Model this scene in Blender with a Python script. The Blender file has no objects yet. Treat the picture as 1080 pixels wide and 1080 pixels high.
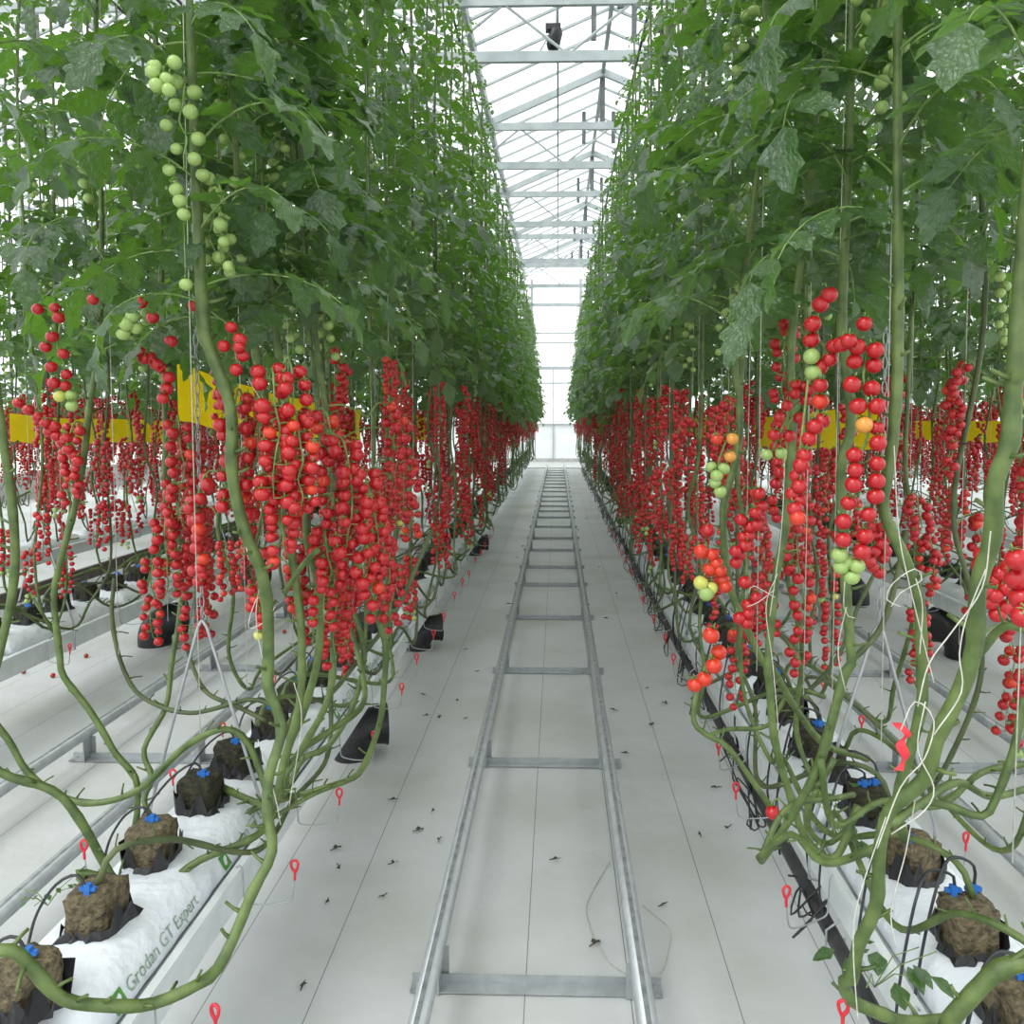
import bpy, math, random
import numpy as np
from mathutils import Vector, Matrix, Euler
PI = math.pi
C = bpy.context.scene.collection
rnd = random.Random(7)

# ------------------------------------------------------------------ camera
F = 850.0
CAMP = Vector((0.054, 0.0, 1.5))
YAW, PITCH = math.radians(1.6), math.radians(3.2)
cd = bpy.data.cameras.new('camera'); cam = bpy.data.objects.new('camera', cd); C.objects.link(cam)
cam.location = CAMP
cam.rotation_euler = (PI/2 - PITCH, 0, YAW)
cd.sensor_width = 36; cd.lens = 36*F/1080
VX, VY = 588, 443
sx = (VX-540) - F*math.tan(YAW)
sy = (540-VY) - F*math.tan(PITCH)
cd.shift_x = -sx/1080; cd.shift_y = -sy/1080
cd.clip_start = 0.02; cd.clip_end = 300
bpy.context.scene.camera = cam
RM = cam.rotation_euler.to_matrix()
def P(px, py, y):
    """world point at distance y along the path that the photograph shows at px, py"""
    v = RM @ Vector(((px-540-sx)/F, -(py-540+sy)/F, -1.0))
    return CAMP + v*(y/v.y)

# ------------------------------------------------------------------ materials
def FP(px, py, z):
    """world point at height z that the photograph shows at px, py"""
    v = RM @ Vector(((px-540-sx)/F, -(py-540+sy)/F, -1.0))
    return CAMP + v*((z-CAMP.z)/v.z)

def mat(name):
    m = bpy.data.materials.new(name); m.use_nodes = True
    nt = m.node_tree; b = nt.nodes['Principled BSDF']
    return m, nt, b
def node(nt, t, **kw):
    n = nt.nodes.new(t)
    for k, v in kw.items():
        if hasattr(n, k) and not k.startswith('in_'): setattr(n, k, v)
    return n
def noise_mat(name, c1, c2, scale=20, rough=.6, metal=0, bump=0, bscale=None, detail=4, spec=.5, lo=.35, hi=.65, dist=.01):
    m, nt, b = mat(name)
    tc = node(nt, 'ShaderNodeTexCoord'); n = node(nt, 'ShaderNodeTexNoise'); r = node(nt, 'ShaderNodeValToRGB')
    n.inputs['Scale'].default_value = scale; n.inputs['Detail'].default_value = detail
    nt.links.new(tc.outputs['Object'], n.inputs['Vector']); nt.links.new(n.outputs['Fac'], r.inputs['Fac'])
    r.color_ramp.elements[0].color = (*c1, 1); r.color_ramp.elements[1].color = (*c2, 1)
    r.color_ramp.elements[0].position = lo; r.color_ramp.elements[1].position = hi
    nt.links.new(r.outputs['Color'], b.inputs['Base Color'])
    b.inputs['Roughness'].default_value = rough; b.inputs['Metallic'].default_value = metal
    b.inputs['Specular IOR Level'].default_value = spec
    if bump:
        n2 = node(nt, 'ShaderNodeTexNoise'); n2.inputs['Scale'].default_value = bscale or scale; n2.inputs['Detail'].default_value = 3
        nt.links.new(tc.outputs['Object'], n2.inputs['Vector'])
        bp = node(nt, 'ShaderNodeBump'); bp.inputs['Strength'].default_value = bump; bp.inputs['Distance'].default_value = dist
        nt.links.new(n2.outputs['Fac'], bp.inputs['Height']); nt.links.new(bp.outputs['Normal'], b.inputs['Normal'])
    return m
M = {}
M['galv'] = noise_mat('galvanised_steel', (.34,.36,.37), (.42,.44,.45), 25, .42, .55, detail=6)
M['galv_dark'] = noise_mat('weathered_steel', (.20,.22,.23), (.34,.36,.37), 30, .5, .5)
M['truss'] = noise_mat('pale_truss_steel', (.33,.37,.375), (.41,.45,.455), 4, .5, .2)
M['ridge'] = noise_mat('grey_ridge_steel', (.10,.11,.115), (.16,.17,.175), 5, .5, .2)
M['white_steel'] = noise_mat('white_coated_steel', (.60,.64,.65), (.70,.73,.74), 12, .45, .1)
M['bag'] = noise_mat('white_plastic_film', (.66,.70,.75), (.77,.80,.84), 9, .32, 0, .55, 16, dist=.02)
M['black'] = noise_mat('black_plastic', (.006,.006,.007), (.016,.016,.018), 20, .45, 0, .4, 50)
M['hose'] = noise_mat('black_rubber', (.012,.013,.015), (.03,.031,.034), 30, .45)
M['pipe'] = noise_mat('dark_grey_pipe', (.025,.026,.028), (.05,.05,.053), 14, .5)
M['rock'] = noise_mat('mineral_wool', (.035,.028,.015), (.20,.16,.09), 70, .95, 0, 1, 120, detail=8, lo=.3, hi=.7)
M['rock_old'] = noise_mat('algae_dark_mineral_wool', (.010,.012,.006), (.055,.05,.025), 60, .95, 0, 1, 120, detail=8, lo=.3, hi=.7)
M['blue'] = noise_mat('blue_plastic', (.02,.12,.42), (.03,.16,.5), 30, .35)
M['redcap'] = noise_mat('red_plastic', (.55,.02,.035), (.65,.03,.045), 30, .35)
M['twine'] = noise_mat('white_twine', (.40,.40,.34), (.56,.55,.48), 90, .8)
M['wire'] = noise_mat('dark_crop_wire', (.07,.07,.07), (.12,.12,.12), 30, .5, .5)
M['green_ink'] = noise_mat('green_print', (.06,.22,.03), (.11,.30,.06), 60, .5)
M['grey_ink'] = noise_mat('grey_green_print', (.16,.24,.17), (.42,.48,.42), 80, .5)
M['concrete'] = noise_mat('pale_concrete', (.36,.36,.35), (.48,.48,.46), 6, .85)
M['white_panel'] = noise_mat('white_panel', (.80,.82,.83), (.86,.88,.88), 3, .5)
M['endbar'] = noise_mat('grey_white_bars', (.38,.41,.43), (.46,.49,.51), 5, .5)
M['brown'] = noise_mat('brown_board', (.07,.055,.045), (.11,.09,.075), 10, .7)
M['ground_out'] = noise_mat('pale_ground', (.5,.5,.47), (.62,.62,.58), .6, .95)
M['debris'] = noise_mat('dry_leaf', (.03,.03,.02), (.09,.075,.05), 60, .9)
M['stem'] = noise_mat('tomato_stem', (.045,.080,.016), (.115,.165,.042), 22, .5, 0, .5, 140, detail=5, dist=.002)
M['stem_old'] = noise_mat('old_tomato_stem', (.035,.055,.018), (.10,.125,.045), 12, .6, 0, .5, 120, detail=5, dist=.002)
M['stalk'] = noise_mat('fruit_stalk', (.10,.19,.04), (.22,.30,.09), 40, .55)
M['unripe'] = noise_mat('unripe_tomato', (.22,.34,.08), (.36,.48,.16), 30, .28)
M['turning'] = noise_mat('turning_tomato', (.62,.20,.03), (.62,.34,.07), 30, .25)
M['yellowish'] = noise_mat('pale_tomato', (.45,.46,.08), (.55,.55,.13), 30, .25)
M['red'] = noise_mat('ripe_tomato', (.34,.005,.010), (.47,.014,.016), 45, .24)
M['orange_red'] = noise_mat('nearly_ripe_tomato', (.52,.022,.012), (.60,.05,.016), 45, .22)

def leaf_mat(name, dark, light, trans, mixf, rough=.42, coat=True):
    m, nt, b = mat(name)
    L = nt.links
    tc = node(nt, 'ShaderNodeTexCoord'); oi = node(nt, 'ShaderNodeObjectInfo')
    n = node(nt, 'ShaderNodeTexNoise'); n.inputs['Scale'].default_value = 5.5; n.inputs['Detail'].default_value = 3
    L.new(tc.outputs['Object'], n.inputs['Vector'])
    r = node(nt, 'ShaderNodeValToRGB'); L.new(n.outputs['Fac'], r.inputs['Fac'])
    r.color_ramp.elements[0].color = (*dark, 1); r.color_ramp.elements[1].color = (*light, 1)
    r.color_ramp.elements[0].position = .36; r.color_ramp.elements[1].position = .66
    # veins from the leaflet's own coordinates (u along the midrib, v across)
    sep = node(nt, 'ShaderNodeSeparateXYZ'); L.new(tc.outputs['UV'], sep.inputs[0])
    def mth(op, a, b_=None):
        q = node(nt, 'ShaderNodeMath'); q.operation = op
        for i, s in enumerate((a, b_)):
            if s is None: continue
            if isinstance(s, (int, float)): q.inputs[i].default_value = s
            else: L.new(s, q.inputs[i])
        return q.outputs[0]
    av = mth('ABSOLUTE', mth('SUBTRACT', sep.outputs['Y'], .5))
    ph = mth('SUBTRACT', mth('MULTIPLY', sep.outputs['X'], 42.0), mth('MULTIPLY', av, 46.0))
    vein = mth('POWER', mth('MAXIMUM', mth('SINE', ph), 0.0), 6.0)
    mid = mth('LESS_THAN', av, .022)
    vv = mth('MAXIMUM', vein, mid)
    mx = node(nt, 'ShaderNodeMix'); mx.data_type = 'RGBA'
    L.new(mth('MULTIPLY', vv, .22), mx.inputs['Factor']); L.new(r.outputs['Color'], mx.inputs[6])
    mx.inputs[7].default_value = (.10,.17,.07,1)
    hs = node(nt, 'ShaderNodeHueSaturation'); L.new(mx.outputs[2], hs.inputs['Color'])
    L.new(mth('ADD', mth('MULTIPLY', oi.outputs['Random'], .5), .78), hs.inputs['Value'])
    L.new(hs.outputs['Color'], b.inputs['Base Color'])
    b.inputs['Roughness'].default_value = rough; b.inputs['Specular IOR Level'].default_value = 1.0; b.inputs['Coat Weight'].default_value = .35; b.inputs['Coat Roughness'].default_value = .38
    bp = node(nt, 'ShaderNodeBump'); bp.inputs['Strength'].default_value = .8; bp.inputs['Distance'].default_value = .004
    bp.invert = True
    n3 = node(nt, 'ShaderNodeTexNoise'); n3.inputs['Scale'].default_value = 48; n3.inputs['Detail'].default_value = 2; L.new(tc.outputs['Object'], n3.inputs['Vector'])
    L.new(mth('ADD', mth('MULTIPLY', vv, .35), mth('MULTIPLY', n3.outputs['Fac'], 4.0)), bp.inputs['Height']); L.new(bp.outputs['Normal'], b.inputs['Normal'])
    t = node(nt, 'ShaderNodeBsdfTranslucent'); t.inputs['Color'].default_value = (*trans, 1)
    ms = node(nt, 'ShaderNodeMixShader'); ms.inputs[0].default_value = mixf
    out = nt.nodes['Material Output']
    L.new(b.outputs[0], ms.inputs[1]); L.new(t.outputs[0], ms.inputs[2]); L.new(ms.outputs[0], out.inputs['Surface'])
    return m
M['leaf'] = leaf_mat('tomato_leaf', (.013,.040,.016), (.036,.093,.024), (.16,.36,.026), .36, rough=.40)

def glass_mat():
    m, nt, b = mat('roof_glass')
    tr = node(nt, 'ShaderNodeBsdfTransparent'); tr.inputs[0].default_value = (.97,.985,.98,1)
    b.inputs['Base Color'].default_value = (.9,.95,.95,1); b.inputs['Roughness'].default_value = .08
    ms = node(nt, 'ShaderNodeMixShader'); ms.inputs[0].default_value = .10
    nt.links.new(tr.outputs[0], ms.inputs[1]); nt.links.new(b.outputs[0], ms.inputs[2])
    nt.links.new(ms.outputs[0], nt.nodes['Material Output'].inputs['Surface'])
    return m
M['glass'] = glass_mat()

def yellow_mat():
    m = noise_mat('yellow_trap_film', (.86,.72,.015), (.92,.80,.03), 12, .3)
    nt = m.node_tree; b = nt.nodes['Principled BSDF']
    t = node(nt, 'ShaderNodeBsdfTranslucent'); t.inputs[0].default_value = (.95,.82,.03,1)
    ms = node(nt, 'ShaderNodeMixShader'); ms.inputs[0].default_value = .4
    nt.links.new(b.outputs[0], ms.inputs[1]); nt.links.new(t.outputs[0], ms.inputs[2])
    nt.links.new(ms.outputs[0], nt.nodes['Material Output'].inputs['Surface'])
    return m
M['yellow'] = yellow_mat()

def floor_mat():
    m, nt, b = mat('white_woven_ground_cover'); L = nt.links
    tc = node(nt, 'ShaderNodeTexCoord'); sp = node(nt, 'ShaderNodeSeparateXYZ'); L.new(tc.outputs['Object'], sp.inputs[0])
    n = node(nt, 'ShaderNodeTexNoise'); n.inputs['Scale'].default_value = 1.4; n.inputs['Detail'].default_value = 6
    L.new(tc.outputs['Object'], n.inputs['Vector'])
    r = node(nt, 'ShaderNodeValToRGB'); L.new(n.outputs['Fac'], r.inputs['Fac'])
    r.color_ramp.elements[0].color = (.40,.405,.375,1); r.color_ramp.elements[1].color = (.50,.51,.51,1)
    r.color_ramp.elements[0].position = .30; r.color_ramp.elements[1].position = .55
    def mth(op, a, b_=None, c=None):
        q = node(nt, 'ShaderNodeMath'); q.operation = op
        for i, s in enumerate((a, b_, c)):
            if s is None: continue
            if isinstance(s, (int, float)): q.inputs[i].default_value = s
            else: L.new(s, q.inputs[i])
        return q.outputs[0]
    fr = mth('FRACT', mth('DIVIDE', mth('ADD', sp.outputs['X'], 27.53), .275))
    line = mth('LESS_THAN', fr, .010)
    n2 = node(nt, 'ShaderNodeTexNoise'); n2.inputs['Scale'].default_value = 9; L.new(tc.outputs['Object'], n2.inputs['Vector'])
    w1 = mth('SINE', mth('MULTIPLY', sp.outputs['X'], 1800.0)); w2 = mth('SINE', mth('MULTIPLY', sp.outputs['Y'], 1800.0))
    wv = mth('MULTIPLY', w1, w2)
    mx = node(nt, 'ShaderNodeMix'); mx.data_type = 'RGBA'
    L.new(mth('MULTIPLY', line, .75), mx.inputs['Factor']); L.new(r.outputs['Color'], mx.inputs[6]); mx.inputs[7].default_value = (.06,.06,.065,1)
    L.new(mx.outputs[2], b.inputs['Base Color'])
    b.inputs['Roughness'].default_value = .62; b.inputs['Specular IOR Level'].default_value = .35
    bp = node(nt, 'ShaderNodeBump'); bp.inputs['Strength'].default_value = .25; bp.inputs['Distance'].default_value = .02
    L.new(mth('ADD', n2.outputs['Fac'], mth('MULTIPLY', wv, .01)), bp.inputs['Height']); L.new(bp.outputs['Normal'], b.inputs['Normal'])
    return m
M['floor'] = floor_mat()

# ------------------------------------------------------------------ geometry helpers
class G:
    def __init__(s): s.v=[]; s.f=[]; s.m=[]; s.uv=[]; s.has_uv=False
    def add(s, v, f, m=0, uv=None):
        o = len(s.v); s.v.extend(v); s.f.extend([tuple(i+o for i in q) for q in f]); s.m.extend([m]*len(f))
        if uv is not None: s.has_uv = True; s.uv.extend(uv)
        else: s.uv.extend([(0,.5)]*len(v))
    def merge(s, g, mtx=None, moff=0):
        o = len(s.v)
        if mtx is None: s.v.extend(g.v)
        else:
            a = np.array(g.v, float); R = np.array(mtx)
            s.v.extend(map(tuple, a @ R[:3,:3].T + R[:3,3]))
        s.f.extend([tuple(i+o for i in q) for q in g.f]); s.m.extend([x+moff for x in g.m]); s.uv.extend(g.uv); s.has_uv |= g.has_uv
    def mesh(s, name, mats, smooth=True):
        me = bpy.data.meshes.new(name); me.from_pydata([tuple(p) for p in s.v], [], s.f)
        for m in mats: me.materials.append(m)
        if s.m: me.polygons.foreach_set('material_index', s.m)
        me.polygons.foreach_set('use_smooth', [smooth]*len(s.f))
        if s.has_uv:
            ul = me.uv_layers.new(name='UVMap'); li = np.zeros(len(me.loops), dtype=np.int32); me.loops.foreach_get('vertex_index', li)
            ul.data.foreach_set('uv', np.array(s.uv, dtype=np.float32)[li].ravel())
        me.update(); return me
def box(g, x0, x1, y0, y1, z0, z1, m=0):
    v = [(x,y,z) for z in (z0,z1) for y in (y0,y1) for x in (x0,x1)]
    g.add(v, [(0,2,3,1),(4,5,7,6),(0,1,5,4),(2,6,7,3),(0,4,6,2),(1,3,7,5)], m)
def cat(pts, step=.04, rad=None):
    pts = [Vector(p) for p in pts]; n = len(pts)
    rad = rad or [1]*n
    if n < 3: 
        k = max(1, int((pts[1]-pts[0]).length/step)); return [pts[0].lerp(pts[1], i/k) for i in range(k+1)], [rad[0]+(rad[1]-rad[0])*i/k for i in range(k+1)]
    out=[]; ro=[]
    for i in range(n-1):
        p0 = pts[i-1] if i else pts[0]*2-pts[1]; p1=pts[i]; p2=pts[i+1]; p3 = pts[i+2] if i+2<n else pts[i+1]*2-pts[i]
        k = max(1, int(math.ceil((p2-p1).length/step)))
        for j in range(k):
            t=j/k
            out.append(.5*((2*p1)+(p2-p0)*t+(2*p0-5*p1+4*p2-p3)*t*t+(-p0+3*p1-3*p2+p3)*t**3)); ro.append(rad[i]+(rad[i+1]-rad[i])*t)
    out.append(pts[-1]); ro.append(rad[-1])
    return out, ro
def tube(g, pts, r, sides=6, m=0, cap=True):
    n = len(pts); rr = r if isinstance(r, (list,tuple)) else [r]*n
    pts = [Vector(p) for p in pts]
    t0 = (pts[1]-pts[0]).normalized(); u = t0.orthogonal().normalized(); v=[]; f=[]
    for i in range(n):
        t = (pts[min(i+1,n-1)]-pts[max(i-1,0)])
        if t.length < 1e-9: t = t0
        t.normalize(); u = (u - t*u.dot(t))
        if u.length < 1e-6: u = t.orthogonal()
        u.normalize(); w = t.cross(u)
        for k in range(sides):
            a = 2*PI*k/sides; v.append(tuple(pts[i]+(u*math.cos(a)+w*math.sin(a))*rr[i]))
    for i in range(n-1):
        for k in range(sides):
            a=i*sides+k; b=i*sides+(k+1)%sides; f.append((a,b,b+sides,a+sides))
    if cap: f.append(tuple(range(sides-1,-1,-1))); f.append(tuple(range((n-1)*sides,n*sides)))
    g.add(v, f, m)
def ball(g, c, r, seg=10, rings=6, m=0, sq=1.0, jit=None):
    v=[(c[0],c[1],c[2]+r*sq)]; f=[]
    for i in range(1,rings):
        a=PI*i/rings
        for k in range(seg):
            b=2*PI*k/seg; v.append((c[0]+r*math.sin(a)*math.cos(b), c[1]+r*math.sin(a)*math.sin(b), c[2]+r*sq*math.cos(a)))
    v.append((c[0],c[1],c[2]-r*sq)); L=len(v)-1
    for k in range(seg): f.append((0,1+k,1+(k+1)%seg)); f.append((L,L-seg+(k+1)%seg,L-seg+k))
    for i in range(rings-2):
        for k in range(seg):
            a=1+i*seg+k; b=1+i*seg+(k+1)%seg; f.append((a,a+seg,b+seg,b))
    g.add(v,f,m)
def link(name, me, parent=None, loc=None, rot=None, scale=None):
    o = bpy.data.objects.new(name, me); C.objects.link(o)
    if parent is not None: o.parent = parent
    if loc is not None: o.location = loc
    if rot is not None: o.rotation_euler = rot
    if scale is not None: o.scale = (scale,)*3 if isinstance(scale,(int,float)) else scale
    return o
def tag(o, label=None, cat_=None, group=None, kind=None):
    if label: o['label']=label
    if cat_: o['category']=cat_
    if group: o['group']=group
    if kind: o['kind']=kind
    return o
def thing(name, loc, label, cat_, group=None, kind=None, rot=None):
    return tag(link(name, None, None, loc, rot), label, cat_, group, kind)
def dup(o, parent=None):
    c = o.copy(); C.objects.link(c); c.parent = parent
    for ch in list(KIDS.get(o.name, [])): dup(ch, c)
    return c
KIDS = {}
def kid(parent, name, me, **k):
    o = link(name, me, parent, **k); KIDS.setdefault(parent.name, []).append(o); return o
ORD = 'zeroth first second third fourth fifth sixth seventh eighth ninth tenth eleventh twelfth thirteenth fourteenth fifteenth sixteenth seventeenth eighteenth nineteenth twentieth'.split()
BARS = [.72, 2.04, 3.42, 4.71, 6.0, 7.22, 8.09, 9.16, 10.08, 11.16, 12.25, 13.1, 13.85, 14.7, 15.6, 16.7, 17.7, 18.7, 19.7, 20.7, 21.7, 22.7, 23.7]
VBARS = BARS[1:21]
def near_bar(y):
    return ORD[1+min(range(len(VBARS)), key=lambda i: abs(VBARS[i]-y))]
ROWN = {-1:'lettered-bag row', 1:'black-pipe row', -2:'row behind the lettered bags', 2:'row behind the black pipe'}
RX = .88

# ------------------------------------------------------------------ the setting
g = G(); g.add([(-10,-3,0),(10,-3,0),(10,24.9,0),(-10,24.9,0)], [(0,1,2,3)])
tag(link('floor', g.mesh('floor', [M['floor']])), 'white woven ground cover with thin dark seam lines along the rows', 'floor', kind='structure')
g = G(); box(g, -10, 10, 24.9, 29, -.1, -.004); box(g, -10, 10, 24.86, 24.93, 0, .03)
tag(link('trim_1', g.mesh('trim', [M['concrete']], False)), 'pale concrete cross path at the far end', 'path', kind='structure')
g = G(); g.add([(-120,-60,-.12),(120,-60,-.12),(120,180,-.12),(-120,180,-.12)], [(0,1,2,3)])
tag(link('ground', g.mesh('ground', [M['ground_out']])), 'pale open ground outside the glasshouse', 'ground', kind='structure')
YE = 29.0
# end wall: kerb, opaque lower panels, glazing bars
w = thing('wall_back', (0,YE,0), 'white end wall of the glasshouse with tall panes', 'wall', kind='structure')
g = G(); box(g, -10,10,0,.15,-.1,.12); kid(w,'kerb',g.mesh('kerb',[M['concrete']],False))
g = G(); box(g, -10,10,.05,.10,.12,1.36); kid(w,'lower_panel',g.mesh('panel',[M['white_panel']],False))
g = G()
for z, h in ((1.36,.04),(2.82,.06),(3.36,.12),(4.26,.05),(4.6,.05),(5.6,.12)): box(g,-10,10,-.02,.06,z-h/2,z+h/2)
for i in range(-9,10):
    x=-.10+i*1.1; box(g,x-.02,x+.02,-.01,.05,.12,3.4 if i%1==0 else 5)
for i in range(-6,7):
    x=-.87+i*1.74; box(g,x-.05,x+.05,-.05,.07,3.4,6.5)
kid(w,'glazing_bars',g.mesh('bars',[M['endbar']],False))
g = G(); g.add([(-10,.03,1.36),(10,.03,1.36),(10,.03,6.4),(-10,.03,6.4)],[(0,1,2,3)]); kid(w,'glass_pane',g.mesh('glass',[M['glass']],False))
for side, X, nm in ((-1,-10,'wall_left'),(1,10,'wall_right')):
    w = thing(nm,(X,0,0),'glazed side wall with white posts and rails','wall',kind='structure')
    g=G(); box(g,-.05,.05,-3,29,-.1,.5); kid(w,'kerb',g.mesh('kerb',[M['concrete']],False))
    g=G()
    for i in range(17): y=-3+i*2; box(g,-.04,.04,y-.05,y+.05,.5,6.4)
    for z in (2,3.4,4.9,6.3): box(g,-.03,.03,-3,29,z-.04,z+.04)
    kid(w,'frame',g.mesh('frame',[M['white_steel']],False))
    g=G(); g.add([(0,-3,.5),(0,29,.5),(0,29,6.4),(0,-3,6.4)],[(0,1,2,3)]); kid(w,'glass_pane',g.mesh('glass',[M['glass']],False))
# roof of small gables
ZT, ZB = 6.39, 5.74
SP = 3.8; RIDGE0 = .80; ZR, ZV = 7.33, 6.52
ridges = [RIDGE0+SP*k for k in range(-3,3)]
for i, xr in enumerate(ridges):
    c = thing('ceiling' if i==0 else 'ceiling.%03d'%i, (xr,0,0), 'glass gable of the roof with ridge and white glazing bars','roof',kind='structure')
    g=G(); h=SP/2
    for s in (-1,1): g.add([(0,-3,ZR),(s*h,-3,ZV),(s*h,YE,ZV),(0,YE,ZR)],[(0,1,2,3)])
    kid(c,'glass_pane',g.mesh('glass',[M['glass']],False))
    g=G()
    for k in range(-6,41):
        y=1.62+k*.6733; big = (k%6==0)
        if not -3<y<YE: continue
        ww,hh = (.035,.13) if big else (.018,.05)
        for s in (-1,1):
            a=[(0,y-ww,ZR-hh),(s*h,y-ww,ZV-hh),(s*h,y+ww,ZV-hh),(0,y+ww,ZR-hh)]; b=[(p[0],p[1],p[2]+hh-.01) for p in a]
            g.add(a+b,[(0,1,2,3),(7,6,5,4),(0,4,5,1),(1,5,6,2),(2,6,7,3),(3,7,4,0)])
    kid(c,'glazing_bars',g.mesh('bars',[M['truss']],False))
    g=G(); box(g,-.03,.03,-3,YE,ZR-.09,ZR+.02); kid(c,'ridge_beam',g.mesh('ridge',[M['truss']],False))
    g=G()
    for s in (-1,1):
        tube(g,[(s*.75,-3,ZV+.32),(s*.75,YE,ZV+.32)],.016,6)
    kid(c,'vent_drive_shaft',g.mesh('shaft',[M['ridge']],False))
    g=G()
    for y in [1.62+4.04*k for k in range(7)]:
        box(g,-.045,.045,y+.2-.02,y+.2+.02,ZT,ZR-.05)
        for s in (-1,1): box(g,s*.27-.035,s*.27+.035,y+1.4,y+1.44,ZR-.75,ZR-.18)
    kid(c,'ridge_post',g.mesh('post',[M['ridge']],False))
for i in range(-3,4):
    x=RIDGE0+SP*(i-.5)
    g=G(); a=[(-.055,0),(-.035,-.09),(.035,-.09),(.055,0),(.045,0),(.03,-.075),(-.03,-.075),(-.045,0)]
    v=[(x+p[0],y,ZV+.02+p[1]) for y in (-3,YE) for p in a]
    g.add(v,[(k,(k+1)%8,(k+1)%8+8,k+8) for k in range(8)])
    tag(link('trim_%d'%(i+5),g.mesh('valley',[M['truss']],False)),'pale steel roof gutter between two glass gables','roof gutter',kind='structure')
# trusses
def truss_parts(t):
    g=G(); box(g,-10,10,-.03,.03,ZB-.05,ZB+.07); kid(t,'bottom_chord',g.mesh('chord',[M['truss']],False))
    g=G(); box(g,-10,10,-.03,.03,ZT-.06,ZT+.06); kid(t,'top_chord',g.mesh('chord',[M['truss']],False))
    g=G()
    for k in range(-13,14):
        x=-.58+k*.75; s = k%2
        z0,z1=(ZB+.05,ZT-.05) if s else (ZT-.05,ZB+.05)
        tube(g,[(x+.02,0,z0),(x+.73,0,z1)],.017,6)
    kid(t,'diagonals',g.mesh('diag',[M['truss']],False))
proto=None
for i in range(7):
    y=1.62+4.04*i
    nm='pale steel lattice truss overhead, %s from the end wall'%ORD[7-i]
    if proto is None:
        proto=thing('roof_truss',(0,y,0),nm,'roof truss','roof trusses across the house','structure'); truss_parts(proto)
    else:
        o=dup(proto); o.location=(0,y,0); o['label']=nm
# stanchions
for x in (-6.8,-2.99+0,):
    pass
# hanging pipes under the trusses (crop wires) : one wire each
for r_ in (-3,-2,-1,1,2,3):
    xc = RX*(2*abs(r_)-1)*(1 if r_>0 else -1)
    for s in (-1,1):
        g=G(); x=xc+s*.22
        pts=[(x,-2+k*.5,4.24+.03*math.sin(k*.4)) for k in range(63)]
        tube(g,pts,.011,6)
        lab='dark crop wire above the %s, %s'%(ROWN.get(r_,'outermost plants %s'%('past the lettered bags' if r_<0 else 'past the black pipe')), 'path side' if s*r_<0 else 'outer side')
        tag(link('crop_wire',g.mesh('crop_wire',[M['wire']])),lab,'wire','crop wires under the roof trusses')
# vent motors hanging by the trusses
for (px,py,y,lab) in ((583,38,10.2,'black vent motor hanging in the roof between two trusses'),(702,38,9.7,'black vent motor half hidden behind the leaves under the roof')):
    p=P(px,py,y); t=thing('vent_motor',p,lab,'motor','vent motors under the glass')
    g=G(); tube(g,[(-.02,0,-.17),(0,0,-.12),(.04,0,.05),(.06,0,.12)],[.05,.085,.085,.04],12); kid(t,'housing',g.mesh('housing',[M['black']]))
    g=G(); box(g,-.09,.10,-.06,.06,.06,.13); kid(t,'gearbox',g.mesh('gearbox',[M['pipe']],False))
    g=G(); tube(g,[(0,0,.1),(-.22,0,-.30)],.012,6); tube(g,[(.05,0,.1),(.05,0,.95)],.014,6); kid(t,'bracket',g.mesh('bracket',[M['truss']]))

# ------------------------------------------------------------------ rail tracks
def rail_track(xc, y0, y1, label):
    t=thing('rail_track',(xc,0,0),label,'rail track','pipe rail tracks between the rows')
    g0=G(); tube(g0,[(0,y0,0),(0,y1,0)],.0245,12)
    g0.add([(-.006,y0,.0248),(.006,y0,.0248),(.006,y1,.0248),(-.006,y1,.0248)],[(0,1,2,3)],1)
    me=g0.mesh('rail',[M['galv'],M['galv_dark']])
    for s in (-1,1): kid(t,'rail',me,loc=(s*.262,0,.122))
    gb=G(); 
    box(gb,-.33,.33,-.022,.022,.004,.008); box(gb,-.33,.33,.018,.022,.008,.028)
    for s in (-1,1):
        for yy in (-.018,.018): tube(gb,[(s*.315,yy,.006),(s*.315,yy,.013)],.007,6)
    mb=gb.mesh('crossbar',[M['galv']],False)
    gp=G(); box(gp,-.0025,.0025,-.03,.03,.004,.102); box(gp,-.022,.0,-.03,-.027,.004,.10); 
    mp=gp.mesh('rail_post',[M['galv']],False)
    for y in BARS:
        if y0<y<y1:
            kid(t,'crossbar',mb,loc=(0,y,0))
            for s in (-1,1): kid(t,'rail_post',mp,loc=(s*.255,y,0),rot=(0,0,0 if s>0 else PI))
    return t
rail_track(0,-.5,24.8,'long galvanised pipe rail track running up the middle path')
rail_track(-2*RX,.8,16,'galvanised rail track beyond the lettered bags')
rail_track(2*RX,.8,16,'galvanised rail track beyond the black pipe')

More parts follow.
